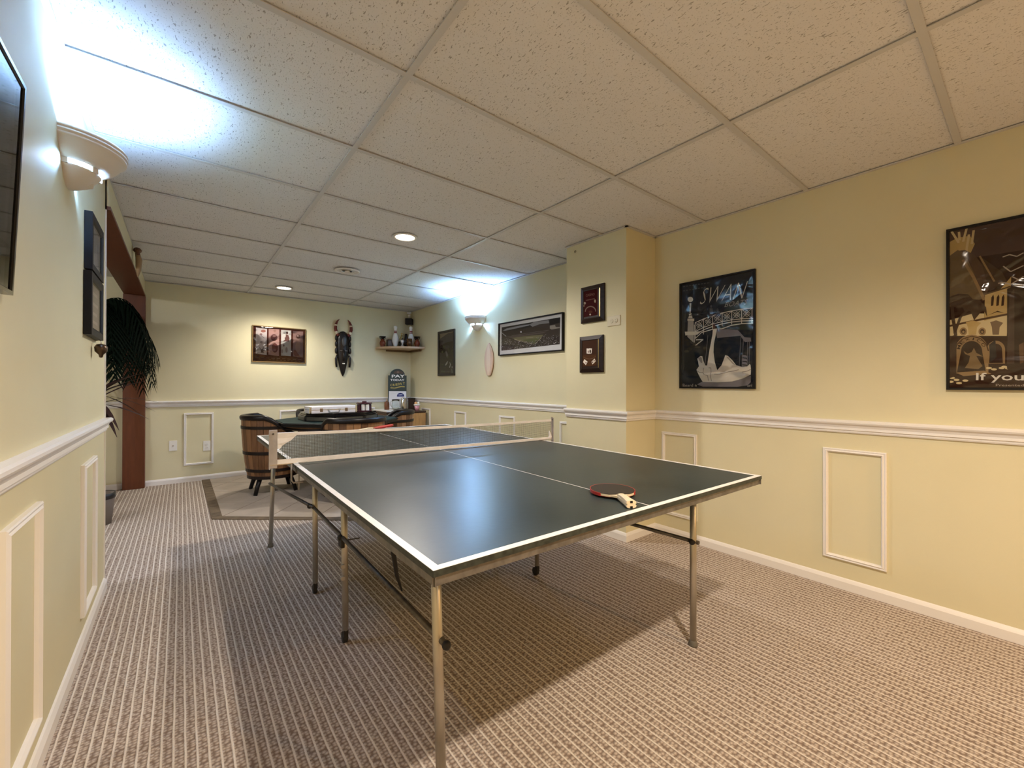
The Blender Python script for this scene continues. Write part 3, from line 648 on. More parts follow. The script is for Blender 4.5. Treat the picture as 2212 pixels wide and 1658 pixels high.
# --- two plaques on the pillar
walnut = mat('dark_walnut', (.022, .011, .007), .4, spec=.3, var=.3, vs=10, stretch=(1, 1, 6))
for kx, (y, z, lab, src) in enumerate(((2.268, 1.905, 'upper dark wooden plaque on the pillar with maroon printed face', [(168, 195), (520, 110), (518, 695), (162, 740)]), (2.28, 1.514, 'lower dark wooden plaque on the pillar with playing card prints', [(147, 965), (507, 935), (502, 1510), (147, 1512)]))):
    t = thing('wall_plaque', lab, 'plaque', (PX-.001, y, z), -PI/2)
    W, H = .234, .285
    P0 = [(0, 0, -H), (W, 0, -H), (W, 0, 0), (0, 0, 0)]
    f = .030; mb = MB()
    pts = []
    for dy, ins in ((0, 0), (-.014, 0), (-.024, f), (-.024, f+.002), (-.019, f+.006)):
        pts.append([(ins, dy, -H+ins), (W-ins, dy, -H+ins), (W-ins, dy, -ins), (ins, dy, -ins)])
    vs = [p for r_ in pts for p in r_]; fs = [(i*4+q, i*4+(q+1) % 4, (i+1)*4+(q+1) % 4, (i+1)*4+q) for i in range(4) for q in range(4)]+[(0, 1, 2, 3), (16, 17, 18, 19)]
    mb.add(vs, fs); mb.obj('board', walnut, t)
    MB().box((W-f-.009, -.023, -H+f+.004), (W-f-.003, -.018, -f-.004)).obj('gold_edge', gold, t)
    a = Art(W, H, src, y=-.0195)
    if kx == 0:
        a.poly([(205, 235), (430, 190), (425, 610), (200, 645)], (.045, .008, .008))
        a.text('CASINO', (248, 325), (380, 305), .020, (.20, .10, .08)); [a.line([(250+i*17, 383-i*3.4), (262+i*17, 380-i*3.4)], .008, (.16, .085, .07)) for i in range(8)]
        for an in range(0, 16):
            q0, q1 = PI+PI*an/16, PI+PI*(an+1)/16
            a.line([(318+80*math.cos(q0), 555+78*math.sin(q0)), (318+80*math.cos(q1), 555+78*math.sin(q1))], .009, (.20, .13, .10))
        a.ell((312, 600), 12, 14, (.55, .45, .35)); a.ell((232, 425), 16, 20, (.30, .22, .17)); a.ell((388, 395), 14, 26, (.34, .25, .18)); a.ell((215, 465), 12, 16, (.28, .2, .15)); a.ell((318, 560), 30, 20, (.09, .03, .02))
    else:
        a.poly([(195, 1030), (420, 1012), (416, 1415), (193, 1420)], (.055, .022, .012)); a.poly([(200, 1250), (410, 1240), (400, 1400), (300, 1418), (210, 1400)], (.08, .038, .020))
        a.poly([(262, 1145), (300, 1148), (300, 1228), (262, 1222)], (.80, .74, .66)); a.poly([(300, 1143), (345, 1148), (338, 1222), (300, 1228)], (.74, .68, .60)); a.ell((318, 1190), 12, 28, (.05, .03, .02)); a.ell((288, 1195), 8, 20, (.20, .10, .08))
        a.poly([(228, 1308), (278, 1348), (250, 1400), (206, 1352)], (.80, .72, .62)); a.poly([(385, 1302), (402, 1345), (352, 1392), (337, 1350)], (.78, .70, .58)); a.ell((252, 1362), 8, 12, (.15, .05, .04)); a.ell((378, 1335), 8, 12, (.1, .04, .03)); a.ell((356, 1358), 8, 12, (.1, .04, .03))
        a.line([(215, 1275), (260, 1300), (310, 1308), (360, 1298), (400, 1270)], .003, (.18, .10, .06))
    a.obj(t)
# --- pictures on the left wall
t = thing('framed_photograph', 'large black framed glossy picture leaning out at the left edge of view', 'picture', (LX+.004, .86, 1.875), PI/2)
t.rotation_euler = (math.radians(2.2), 0, PI/2)
W, H = .71, .495
t.location = (LX+.025, .775, 1.83)
frame(t, W, H, .012, .018, blackg, GLAZE)
a = Art(W, H, None, y=-.005)
a.rect(.015, .02, .985, .98, (.022, .022, .024)); a.rect(.05, .06, .95, .55, (.04, .042, .048)); a.poly([(.05, .55), (.4, .45), (.7, .52), (.95, .42), (.95, .92), (.05, .92)], (.015, .014, .016), True)
a.obj(t)
for lab, z1, z0, y0, y1, cc in (('upper black framed picture near the end of the left wall', 1.884, 1.632, 2.565, 2.90, (.16, .18, .22)), ('lower black framed certificate near the end of the left wall', 1.622, 1.345, 2.55, 2.90, (.34, .28, .25))):
    W, H = y1-y0, z1-z0
    t = thing('framed_certificate', lab, 'picture', (LX+.001, y0, z1), PI/2)
    frame(t, W, H, .036, .026, mat('black_wood_frame', (.012, .012, .014), .5, spec=.2), GLAZE, back=.012)
    a = Art(W, H, None, y=-.0135); a.rect(.05, .05, .95, .95, cc)
    if z1 > 1.7:
        a.rect(.2, .2, .8, .8, (.10, .12, .17)); a.poly([(.2, .8), (.35, .45), (.5, .6), (.65, .35), (.8, .8)], (.26, .28, .32), True)
    else:
        for v, q in ((.25, .5), (.42, .6), (.58, .45), (.72, .55)): a.rect(.5-q/2, v, .5+q/2, v+.05, (.55, .47, .42))
    a.obj(t)
t = thing('hanging_bell', 'small brown bell on a wire below the lower black frame', 'bell', (LX, 2.78, 1.345), PI/2)
MB().tube([(.10, -.002, -.003), (.04, -.02, -.003), (0, -.032, -.010), (-.006, -.032, -.022)], .002, 6).obj('wire', chrome, t)
MB().lathe([(.0001, -.085), (.006, -.083), (.009, -.07), (.022, -.055), (.024, -.035), (.016, -.022), (.0001, -.018)], 16, 0, Matrix.Translation((-.005, -.032, -.005))).obj('bell_body', mat('brown_bronze', (.10, .065, .04), .3, metal=.6), t)
# ornament on the header
t = thing('header_ornament', 'small carved wooden ornament with pale streamer on the opening header', 'ornament', (LX+.016, 4.62, 2.215), PI/2)
MB().sphere((0, -.03, .02), .028, 10, 0, (1.6, 1, .8)).tube([(-.05, -.03, .02), (-.07, -.035, -.0), (-.06, -.04, -.03)], .012, 8).obj('carved_head', mat('carved_brown', (.12, .045, .02), .5), t)
MB().tube([(.02, -.03, .0), (.06, -.035, -.05), (.09, -.03, -.11), (.10, -.025, -.16)], [.012, .014, .012, .004], 8).obj('streamer', mat('pale_cloth', (.66, .58, .42), .7), t)
MB().tube([(-.02, -.03, .0), (.00, -.04, -.06), (.03, -.035, -.13), (.05, -.03, -.19)], [.014, .022, .018, .004], 8).obj('tassel', mat('straw', (.32, .22, .12), .8), t)

# surfboard
t = thing('small_surfboard', 'small wooden surfboard ornament on the wall below the glowing lamp', 'surfboard', (WX-.001, 3.972, 1.24), -PI/2)
mb = MB(); n = 20; out = []
for i in range(n+1):
    s_ = i/n; wd = .084*(math.sin(PI*min(1, (s_*.94+.06)))**.62)*(1 if s_ < .55 else (1-((s_-.55)/.45)**3*.35)); out.append((wd, s_*.379))
poly = [(x, z) for x, z in out]+[(-x, z) for x, z in out[::-1]]
M = Matrix.Rotation(PI/2, 4, 'X')
MB().prism([(x, z) for x, z in poly], .010, .026, 0, M).obj('board', mat('pale_board_wood', (.60, .43, .32), .35, var=.12, vs=4, stretch=(12, 1, 1)), t, bevel=.004)
MB().prism([(x*.04/.084, z) for x, z in poly], .0262, .0270, 0, M).obj('stringer_stripe', mat('paler_wood', (.70, .55, .42), .35), t)
MB().prism([(x*1.0, z) for x, z in poly], .006, .0098, 0, M).obj('edge_band', mat('edge_brown', (.25, .12, .05), .4), t)

# carved mask
MX, MZ = 1.797, 1.252
t = thing('carved_mask', 'tall black carved mask with red striped horns on the back wall', 'mask', (MX, BY, MZ))
cz = lambda v: (1475-v)*.000593
cx_ = lambda u: (u-555)*.00059
ebony = mat('ebony', (.010, .008, .008), .28)
rows = [(1470, 14, .010), (1400, 45, .022), (1250, 80, .036), (1100, 108, .046), (970, 130, .050), (880, 140, .050), (800, 150, .052), (700, 155, .058), (600, 152, .060), (520, 135, .056), (460, 100, .045), (415, 50, .03), (405, 10, .02)]
vs, fs = [], []; K = 12
for v, hw, dp in rows:
    for q in range(K+1):
        an = PI*q/K; vs.append((-cx_(555+hw)*math.cos(an), -.004-dp*math.sin(an)**.8, cz(v)))
for i in range(len(rows)-1):
    for q in range(K): fs.append((i*(K+1)+q, i*(K+1)+q+1, (i+1)*(K+1)+q+1, (i+1)*(K+1)+q))
    fs.append((i*(K+1), (i+1)*(K+1), (i+1)*(K+1)+K, i*(K+1)+K))
MB().add(vs, fs, 0, True).obj('face', ebony, t)
for s in (-1, 1):
    for v in (575, 715, 875): MB().sphere((s*.094, -.022, cz(v)), .024, 10, 0, (.75, .9, 1.75 if v < 800 else 1.9)).obj('side_lobe', ebony, t)
    MB().tube([(s*.080, -.02, cz(975)), (s*.096, -.022, cz(1060)), (s*.094, -.022, cz(1160)), (s*.088, -.02, cz(1265))], [.012, .017, .015, .013], 10).obj('side_pendant', ebony, t)
    pts = [(s*.066, -.03, cz(520)), (s*.094, -.032, cz(450)), (s*.108, -.033, cz(360)), (s*.104, -.034, cz(260)), (s*.084, -.036, cz(180)), (s*.058, -.04, cz(130))]
    from_, rads = Vector(pts[0]), [.021, .022, .022, .018, .012, .003]
    pp = []
    for i in range(len(pts)-1):
        for q in range(3): pp.append((tuple(Vector(pts[i]).lerp(Vector(pts[i+1]), q/3)), rads[i]+(rads[i+1]-rads[i])*q/3))
    pp.append((pts[-1], .003))
    mb = MB()
    for i in range(len(pp)-1):
        ci = 1 if i in (2, 3, 8) else 0
        a_, b_ = Vector(pp[i][0]), Vector(pp[i+1][0]); mb.cyl(a_, b_+(b_-a_)*.08, pp[i][1], 12, ci, pp[i+1][1])
    mb.obj('horn', [mat('oxblood_horn', (.16, .035, .028), .4), mat('bone', (.70, .60, .44), .5)], t)
    MB().sphere((s*.034, -.054, cz(875)), .018, 8, 0, (1.2, .5, .35)).obj('eyelid', mat('grey_eyelid', (.16, .155, .15), .3), t)
MB().sphere((.002, -.066, cz(665)), .034, 10, 0, (1, .4, 2.0)).obj('forehead_boss', mat('grey_graphite', (.055, .055, .057), .3), t)
MB().tube([(0, -.054, cz(850)), (0, -.068, cz(1000)), (0, -.060, cz(1110))], [.010, .014, .017], 8).obj('nose', ebony, t)
MB().box((-.018, -.052, cz(1192)), (.018, -.044, cz(1165)), bev=.003).obj('teeth', mat('ivory_teeth', (.75, .72, .65), .4), t)

# ---------------------------------------------------------------- table tennis table
A, B, E_, G_ = Vector((.405, .767, .748)), Vector((1.92, .722, .748)), Vector((.43, 3.50, .760)), Vector((1.953, 3.455, .760))
mL, mR = (A+E_)/2, (B+G_)/2
t = thing('table_tennis_table', 'dark green table tennis table with white edge lines', 'table', (0, 0, 0))
tabroot = t
def slab(a, b, c, d, th, name, m, gap=0.0):       # a,b near edge; c,d far edge
    mb = MB(); q = [a, b, d, c]
    vs = [tuple(p) for p in q]+[tuple(p-Vector((0, 0, th))) for p in q]
    mb.add(vs, [(0, 1, 2, 3), (7, 6, 5, 4), (0, 4, 5, 1), (1, 5, 6, 2), (2, 6, 7, 3), (3, 7, 4, 0)]); return mb.obj(name, m, t)
edgem = mat('scuffed_green_edge', (.030, .036, .028), .5, var=.5, vs=60)
gap = (E_-A).normalized()*.003
def lp(s, r):                       # s across 0..1, r along 0..1
    return A.lerp(B, s).lerp(E_.lerp(G_, s), r)
halves = ((0, .4985), (.5015, 1))
TH = .014
for r0, r1 in halves:
    o = slab(lp(0, r0), lp(1, r0), lp(0, r1), lp(1, r1), TH, 'table_top', [TOPM])
    # lines
    e = .0006; lw = .020/1.52; ll = .020/2.74; up = Vector((0, 0, e))
    def strip(s0, s1, q0, q1, nm):
        p = [lp(s0, q0)+up, lp(s1, q0)+up, lp(s1, q1)+up, lp(s0, q1)+up]; v = [tuple(x) for x in p]+[tuple(x-up*.9) for x in p]
        return MB().add(v, [(0, 1, 2, 3), (0, 4, 5, 1), (1, 5, 6, 2), (2, 6, 7, 3), (3, 7, 4, 0)]).obj(nm, mat('white_line_paint', (.84, .81, .76), .4, var=.05, vs=20), o)
    strip(0, lw, r0, r1, 'side_line'); strip(1-lw, 1, r0, r1, 'side_line')
    if r0 == 0: strip(lw, 1-lw, 0, ll, 'end_line')
    else: strip(lw, 1-lw, 1-ll, 1, 'end_line')
    strip(.5-.0012, .5+.0012, r0+(ll if r0 == 0 else 0), r1-(ll if r0 else 0), 'centre_line')
    # scuffed edge band + apron
    dn = Vector((0, 0, TH)); apron = mat('grey_steel_apron', (.17, .155, .135), .45, metal=.5, var=.25, vs=40)
    ins_s, ins_r = .004/1.52, .004/2.74
    for (s0, q0, s1, q1) in ((0, r0, 1, r0), (1, r0, 1, r1), (1, r1, 0, r1), (0, r1, 0, r0)):
        p, q = lp(s0, q0), lp(s1, q1)
        nrm = (q-p).normalized().cross(Vector((0, 0, 1)))
        v = [p+nrm*.0008, q+nrm*.0008]
        MB().add([tuple(v[0]), tuple(v[1]), tuple(v[1]-dn), tuple(v[0]-dn), tuple(p), tuple(q), tuple(q-dn), tuple(p-dn)], [(0, 1, 2, 3), (0, 4, 5, 1), (3, 2, 6, 7), (0, 3, 7, 4), (1, 5, 6, 2)]).obj('edge_band', edgem, o)
        p2, q2 = p-nrm*.004-dn, q-nrm*.004-dn; d2 = Vector((0, 0, .021))
        MB().add([tuple(x) for x in (p2, q2, q2-d2, p2-d2, p2-nrm*.003, q2-nrm*.003, q2-nrm*.003-d2, p2-nrm*.003-d2)], [(0, 1, 2, 3), (7, 6, 5, 4), (0, 4, 5, 1), (3, 2, 6, 7), (0, 3, 7, 4), (1, 5, 6, 2)]).obj('apron', apron, o)
zt = .748-TH
def leg(px, py, tx, ty, kind, zt_=.732):
    r = .0138; z0 = .006 if kind == 'foot' else .062
    o = MB().cyl((px, py, z0), (tx, ty, zt_), r, 16).obj('leg', steelm, t)
    if kind == 'foot': MB().lathe([(.019, 0), (.019, .006), (.0155, .022), (.0138, .024)], 16, 0, Matrix.Translation((px, py, 0))).obj('foot_cap', mat('grey_rubber_foot', (.13, .12, .10), .6), o)
    else:
        MB().box((px-.010, py-.012, .030), (px+.010, py+.010, .066), bev=.003).obj('caster_fork', rubber, o)
        MB().lathe([(.0001, -.009), (.022, -.009), (.024, -.006), (.024, .006), (.022, .009), (.0001, .009)], 18, 0, Matrix.Translation((px, py+.012, .0245)) @ Matrix.Rotation(PI/2, 4, 'Y')).obj('caster_wheel', rubber, o)
    return o
leg(.550, .990, .527, .990, 'foot'); leg(1.746, .929, 1.746, .929, 'foot'); leg(.492, 3.32, .512, 3.32, 'foot'); leg(1.80, 3.28, 1.79, 3.28, 'foot')
l3 = leg(.565, 1.875, .556, 1.875, 'caster'); l2 = leg(.570, 2.418, .566, 2.418, 'caster'); leg(1.655, 1.841, 1.66, 1.841, 'caster'); leg(1.68, 2.36, 1.68, 2.36, 'caster')
for z_, v_ in ((.225, 0), (.175, 0)): MB().cyl((.5495, 1.866, z_+.12), (.549, 1.855, z_+.12), .009, 10).obj('rivet', steelm, l3)
zb = .462
for nm, p, q in (('brace_bar', (.540, .955, .455), (.556, 2.44, .476)), ('brace_bar', (.549, 2.37, .482), (.488, 3.34, .437)), ('brace_bar', (1.75, .905, .450), (1.66, 1.90, .46)), ('brace_bar', (1.69, 2.34, .46), (1.80, 3.30, .45))):
    MB().cyl(p, q, .0085, 12).obj(nm, braced, t)
for p in ((.555, 1.875, .468), (.556, 2.43, .476), (1.748, .929, .451)): MB().sphere((p[0]-.012, p[1], p[2]), .0135, 8).obj('pivot_knob', rubber, t)
MB().sphere((.540, .950, .455), .012, 8).obj('bar_end_cap', rubber, t)
MB().box((.540, 1.855, .425), (.556, 1.90, .470), bev=.003).obj('latch', rubber, t)
MB().cyl((.548, 1.875, .452), (.62, 1.86, .452), .003, 8).obj('latch_pin', braced, t)
MB().cyl((.66, 1.82, .58), (1.65, 1.82, .58), .010, 12).cyl((.66, 1.82, .58), (.60, 1.86, .58), .008, 10).obj('cross_bar', braced, t)
MB().cyl((.60, 2.46, .58), (1.66, 2.46, .58), .010, 12).obj('cross_bar', braced, t)
MB().tube([(.60, 2.43, .73), (.602, 2.43, .64), (.605, 2.425, .585), (.600, 2.41, .545), (.612, 2.40, .530), (.625, 2.41, .545)], [.005, .005, .006, .009, .010, .008], 8).obj('lever', rubber, t)
MB().tube([(.622, 1.46, .725), (.612, 1.46, .62), (.610, 1.465, .52), (.622, 1.46, .43), (.640, 1.455, .37)], [.002, .007, .009, .007, .003], 6).obj('hanging_strap', rubber, t)
for s_ in (.08, .5, .92):               # under-frame rails
    for r0, r1 in halves:
        p, q = lp(s_, r0+.02)-Vector((0, 0, TH)), lp(s_, r1-.02)-Vector((0, 0, TH)); 
        MB().add([tuple(x) for x in (p+Vector((-.012, 0, 0)), p+Vector((.012, 0, 0)), q+Vector((.012, 0, 0)), q+Vector((-.012, 0, 0)), p+Vector((-.012, 0, -.018)), p+Vector((.012, 0, -.018)), q+Vector((.012, 0, -.018)), q+Vector((-.012, 0, -.018)))], [(0, 1, 2, 3), (7, 6, 5, 4), (0, 4, 5, 1), (1, 5, 6, 2), (2, 6, 7, 3), (3, 7, 4, 0)]).obj('under_rail', braced, t)

# net
NL, NR = Vector((.350, 2.185, .7545)), Vector((1.995, 2.078, .7545))
t = thing('table_tennis_net', 'sagging table tennis net with white tapes clamped across the table', 'net', (0, 0, 0))
e = (NR-NL).normalized(); nn = Vector((0, 0, 1)).cross(e).normalized()
HL, HR = .152, .140
def topz(s): return (HL+(HR-HL)*s)-.008*math.sin(PI*s)
def nt(s, h): p = NL.lerp(NR, s); return Vector((p.x, p.y, p.z+h))
def tape(h0f, h1f, y, name, m, n=24):
    mb = MB(); vs = []
    for i in range(n+1):
        s = i/n
        for h in (h0f(s), h1f(s)):
            for sg in (-1, 1): vs.append(tuple(nt(s, h)+nn*y*sg))
    fs = []
    for i in range(n):
        a_ = i*4; b_ = a_+4; fs += [(a_, b_, b_+2, a_+2), (a_+1, a_+3, b_+3, b_+1), (a_, a_+1, b_+1, b_), (a_+2, b_+2, b_+3, a_+3)]
    fs += [(0, 2, 3, 1), (n*4, n*4+1, n*4+3, n*4+2)]
    return mb.add(vs, fs).obj(name, m, t)
tape(lambda s: topz(s)-.014, topz, .0018, 'top_tape', clothw)
tape(lambda s: .004, lambda s: .027-.009*s, .0022, 'bottom_tape', clothw)
mb = MB(); nv = 230
for i in range(1, nv):
    s = i/nv; a_, b_ = nt(s, .02), nt(s, topz(s)-.008); w_ = e*.0006
    mb.add([tuple(a_-w_), tuple(a_+w_), tuple(b_+w_), tuple(b_-w_)], [(0, 1, 2, 3)])
for k_ in range(1, 17):
    f = k_/17; n = 24
    vs = []
    for i in range(n+1):
        s = i/n; h = .02+(topz(s)-.03)*f; vs += [tuple(nt(s, h-.0007)), tuple(nt(s, h+.0007))]
    mb.add(vs, [(i*2, i*2+2, i*2+3, i*2+1) for i in range(n)])
o = mb.obj('net_mesh', mat('olive_net_thread', (.11, .10, .07), .9, spec=.1), t); o['kind'] = 'stuff'
plm = mat('greyish_painted_steel', (.42, .39, .38), .45, metal=.15, var=.15, vs=20)
Mx = Matrix((( e.x, nn.x, 0, 0), (e.y, nn.y, 0, 0), (0, 0, 1, 0), (0, 0, 0, 1)))
def at(p): return Matrix.Translation(p) @ Mx
for P, s, H in ((NL, 1, .165), (NR, -1, .155)):
    x0, x1 = (-.034, 0) if s > 0 else (0, .012)
    MB().box((x0, -.003, -.012), (x1, .003, H), 0, at(P), bev=.002).obj('net_post', plm, t)
    MB().box((x0 if s > 0 else x1-.004, -.014, -.014), ((x0+.005) if s > 0 else x1, .004, H-.004), 0, at(P)).obj('post_flange', plm, t)
    MB().cyl(tuple(at(P) @ Vector(((x0+x1)/2, -.004, H-.018))), tuple(at(P) @ Vector(((x0+x1)/2, -.0065, H-.018))), .004, 10).obj('screw', braced, t)
    ed = lp(0 if s > 0 else 1, .5); dd = (ed-P).dot(e)
    MB().box((x0, -.005, -.014), (dd+s*.055, .005, -.010) if s > 0 else (dd-.05, .005, -.0095), 0, at(P+Vector((0, 0, .0165-.0003)))).obj('clamp_arm', chrome if s > 0 else plm, t)
    xa = dd-s*.012
    MB().tube([tuple(at(P) @ Vector((xa, 0, .002))), tuple(at(P) @ Vector((xa, 0, -.075))), tuple(at(P) @ Vector((xa+s*.008, 0, -.088))), tuple(at(P) @ Vector((xa+s*.045, 0, -.088)))], .0042, 8).obj('clamp_bracket', plm, t)
    MB().cyl(tuple(at(P) @ Vector((xa+s*.032, 0, -.125))), tuple(at(P) @ Vector((xa+s*.032, 0, -.047))), .003, 8).obj('clamp_screw', plm, t)
    MB().cyl(tuple(at(P) @ Vector((xa+s*.02, 0, -.089))), tuple(at(P) @ Vector((xa+s*.05, 0, -.089))), .0045, 8).obj('clamp_nut', plm, t)
# torn cloth corners
def cloth(P, pts, name):
    mb = MB(); n = len(pts); vs = [tuple(at(P) @ Vector((x, -.004-.004*math.sin(x*160+z*90), z))) for x, z in pts]
    vs += [tuple(at(P) @ Vector((x, .0032, z))) for x, z in pts]
    tri = tessellate_polygon([[Vector((x, z, 0)) for x, z in pts]])
    mb.add(vs, [tuple(q) for q in tri]+[tuple(i+n for i in q[::-1]) for q in tri]+[(i, (i+1) % n, n+(i+1) % n, n+i) for i in range(n)]).obj(name, clothw, t)
cloth(NL, [(0, .150), (.085, .150), (.082, .138), (.070, .126), (.055, .112), (.040, .104), (.020, .090), (.010, .076), (0, .078), (0, .10), (0, .125)], 'cloth_corner')
cloth(NR, [(-.026, .012), (-.004, .006), (0, .02), (-.006, .045), (-.016, .062), (-.020, .045), (-.018, .03)], 'cloth_corner')

# ---------------------------------------------------------------- paddles
def paddle(loc, rz, tilt, label, redtop=False):
    t = thing('table_tennis_paddle', label, 'paddle', loc, rz); t.rotation_euler = (tilt, 0, rz)   # handle towards -y
    def outl(r, n=30):
        pts = []
        for i in range(n+1):
            an = math.radians(-62+304*i/n); pts.append((r*.985*math.cos(an), r*1.03*math.sin(an)+.0))
        return pts
    R = .077; tan = mat('pale_basswood', (.70, .58, .40), .45, var=.08, vs=20)
    blade = outl(R)+[(-.030, -.072), (-.0135, -.090), (.0135, -.090), (.030, -.072)]
    MB().prism(blade, .008, .0145, 0).obj('blade', tan, t)
    rub = outl(R-.0015)[:]; rubp = [p for p in rub]
    blk, red = mat('black_rubber_sheet', (.030, .024, .018), .55), mat('red_rubber_sheet', (.45, .035, .03), .4)
    MB().prism(rubp, .0145, .0165, 0).obj('rubber_sheet', red if redtop else blk, t); MB().prism(rubp, .0060, .0080, 0).obj('rubber_sheet', blk if redtop else red, t)
    et = []
    for i in range(31):
        an = math.radians(-40+260*i/30); et.append(((R*.985*math.cos(an), R*1.03*math.sin(an), .0112), (math.cos(an), math.sin(an), 0), (0, 0, 1)))
    MB().sweep([(-.001, -.0052), (.0012, -.0052), (.0012, .0052), (-.001, .0052)], et).obj('edge_tape', red, t)
    # flared handle halves
    for z0, z1, sg in ((.0145, .0250, 1), (-.0005, .0080, -1)):
        rowsH = [(-.068, .010, .15), (-.085, .0125, .8), (-.110, .0125, 1), (-.140, .0135, 1), (-.165, .0160, 1), (-.176, .0165, .95)]
        vs, fs = [], []; k_ = 7
        for y, hw, f in rowsH:
            base_z = z0 if sg > 0 else z1
            for q in range(k_):
                an = PI*q/(k_-1); vs.append((hw*math.cos(an), y, base_z+sg*(.0105 if sg > 0 else .0085)*f*math.sin(an)**.6))
        for i in range(len(rowsH)-1):
            for q in range(k_-1): fs.append((i*k_+q, i*k_+q+1, (i+1)*k_+q+1, (i+1)*k_+q))
            fs.append((i*k_, (i+1)*k_, (i+1)*k_+k_-1, i*k_+k_-1))
        fs += [list(range(k_)), [(len(rowsH)-1)*k_+q for q in range(k_)]]
        MB().add(vs, fs, 0, False).obj('handle_half', tan, t)
    MB().box((-.0135, -.176, .008), (.0135, -.085, .0145)).obj('handle_core', tan, t)
    MB().box((-.004, -.1768, .016), (.004, -.1755, .0225)).box((-.004, -.1768, .000), (.004, -.1755, .0065)).obj('handle_grooves', blackm, t)
    return t
paddle((1.185, .925, .7492), math.radians(-33), 0, 'black paddle with red edge and pale handle lying near the table end')
paddle((1.235, 3.17, .790), math.radians(-115), math.radians(9), 'red paddle lying tilted beyond the net', True)

# ---------------------------------------------------------------- rug under the games table
t = thing('floor_mat', 'beige tile patterned floor mat with brown border under the card table', 'mat', (0, 0, 0))
mp_ = [(.195, 6.11), (.205, 4.29), (1.11, 3.546), (1.42, 3.30), (2.3, 4.3), (2.3, 6.11)]
MB().prism(mp_, .0005, .007).obj('border', mat('olive_brown_border', (.145, .105, .065), .7, var=.25, vs=14), t)
def inset(poly, dl, dr):
    return [(.272, 6.10), (.280, 4.31), (1.125, 3.622), (1.42, 3.385), (2.2, 4.33), (2.2, 6.10)]
FM = mat('beige_mat_tile', (.42, .355, .29), .65, var=.12, vs=5, bump=.1, bs=30)
# diagonal square tiles clipped to the mat
def clip(poly, tile):
    def inside(p, a, b): return (b[0]-a[0])*(p[1]-a[1])-(b[1]-a[1])*(p[0]-a[0]) >= 0
    outp = tile; area = sum(poly[i][0]*poly[(i+1) % len(poly)][1]-poly[(i+1) % len(poly)][0]*poly[i][1] for i in range(len(poly)))
    P_ = poly if area > 0 else poly[::-1]
    for i in range(len(P_)):
        a_, b_ = P_[i], P_[(i+1) % len(P_)]; inp, outp = outp, []
        for j in range(len(inp)):
            p, q = inp[j], inp[(j+1) % len(inp)]
            ip, iq = inside(p, a_, b_), inside(q, a_, b_)
            if ip != iq:
                d1 = (b_[0]-a_[0])*(p[1]-a_[1])-(b_[1]-a_[1])*(p[0]-a_[0]); d2 = (b_[0]-a_[0])*(q[1]-a_[1])-(b_[1]-a_[1])*(q[0]-a_[0]); f = d1/(d1-d2); X = (p[0]+(q[0]-p[0])*f, p[1]+(q[1]-p[1])*f)
                if ip: outp.append(p)
                outp.append(X)
            elif ip: outp.append(p)
        if not outp: return []
    return outp
inn = inset(None, 0, 0); ang = math.radians(39.3); ux, uy = (math.cos(-ang), math.sin(-ang)), (math.sin(ang), math.cos(ang)); sz = .405
for i in range(-8, 9):
    for j in range(-8, 9):
        cx0, cy0 = .28+(i+.5)*sz*ux[0]+(j+.5)*sz*uy[0], 4.31+(i+.5)*sz*ux[1]+(j+.5)*sz*uy[1]; h = sz/2-.003
        sq = [(cx0+a_*h*ux[0]+b_*h*uy[0], cy0+a_*h*ux[1]+b_*h*uy[1]) for a_, b_ in ((-1, -1), (1, -1), (1, 1), (-1, 1))]
        c = clip(inn, sq)
        if len(c) >= 3:
            ar = abs(sum(c[q][0]*c[(q+1) % len(c)][1]-c[(q+1) % len(c)][0]*c[q][1] for q in range(len(c))))/2
            if ar > .004: MB().prism(c, .0062, .0085).obj('mat_tile', FM, t)
for i in range(14):                     # woven bars in the left border
    y = 4.36+i*.045*(1 if i < 3 else 2.6)
    MB().box((.21, y, .007), (.27, y+.012, .0078)).obj('border_bar', mat('darker_border', (.085, .06, .04), .7), t)

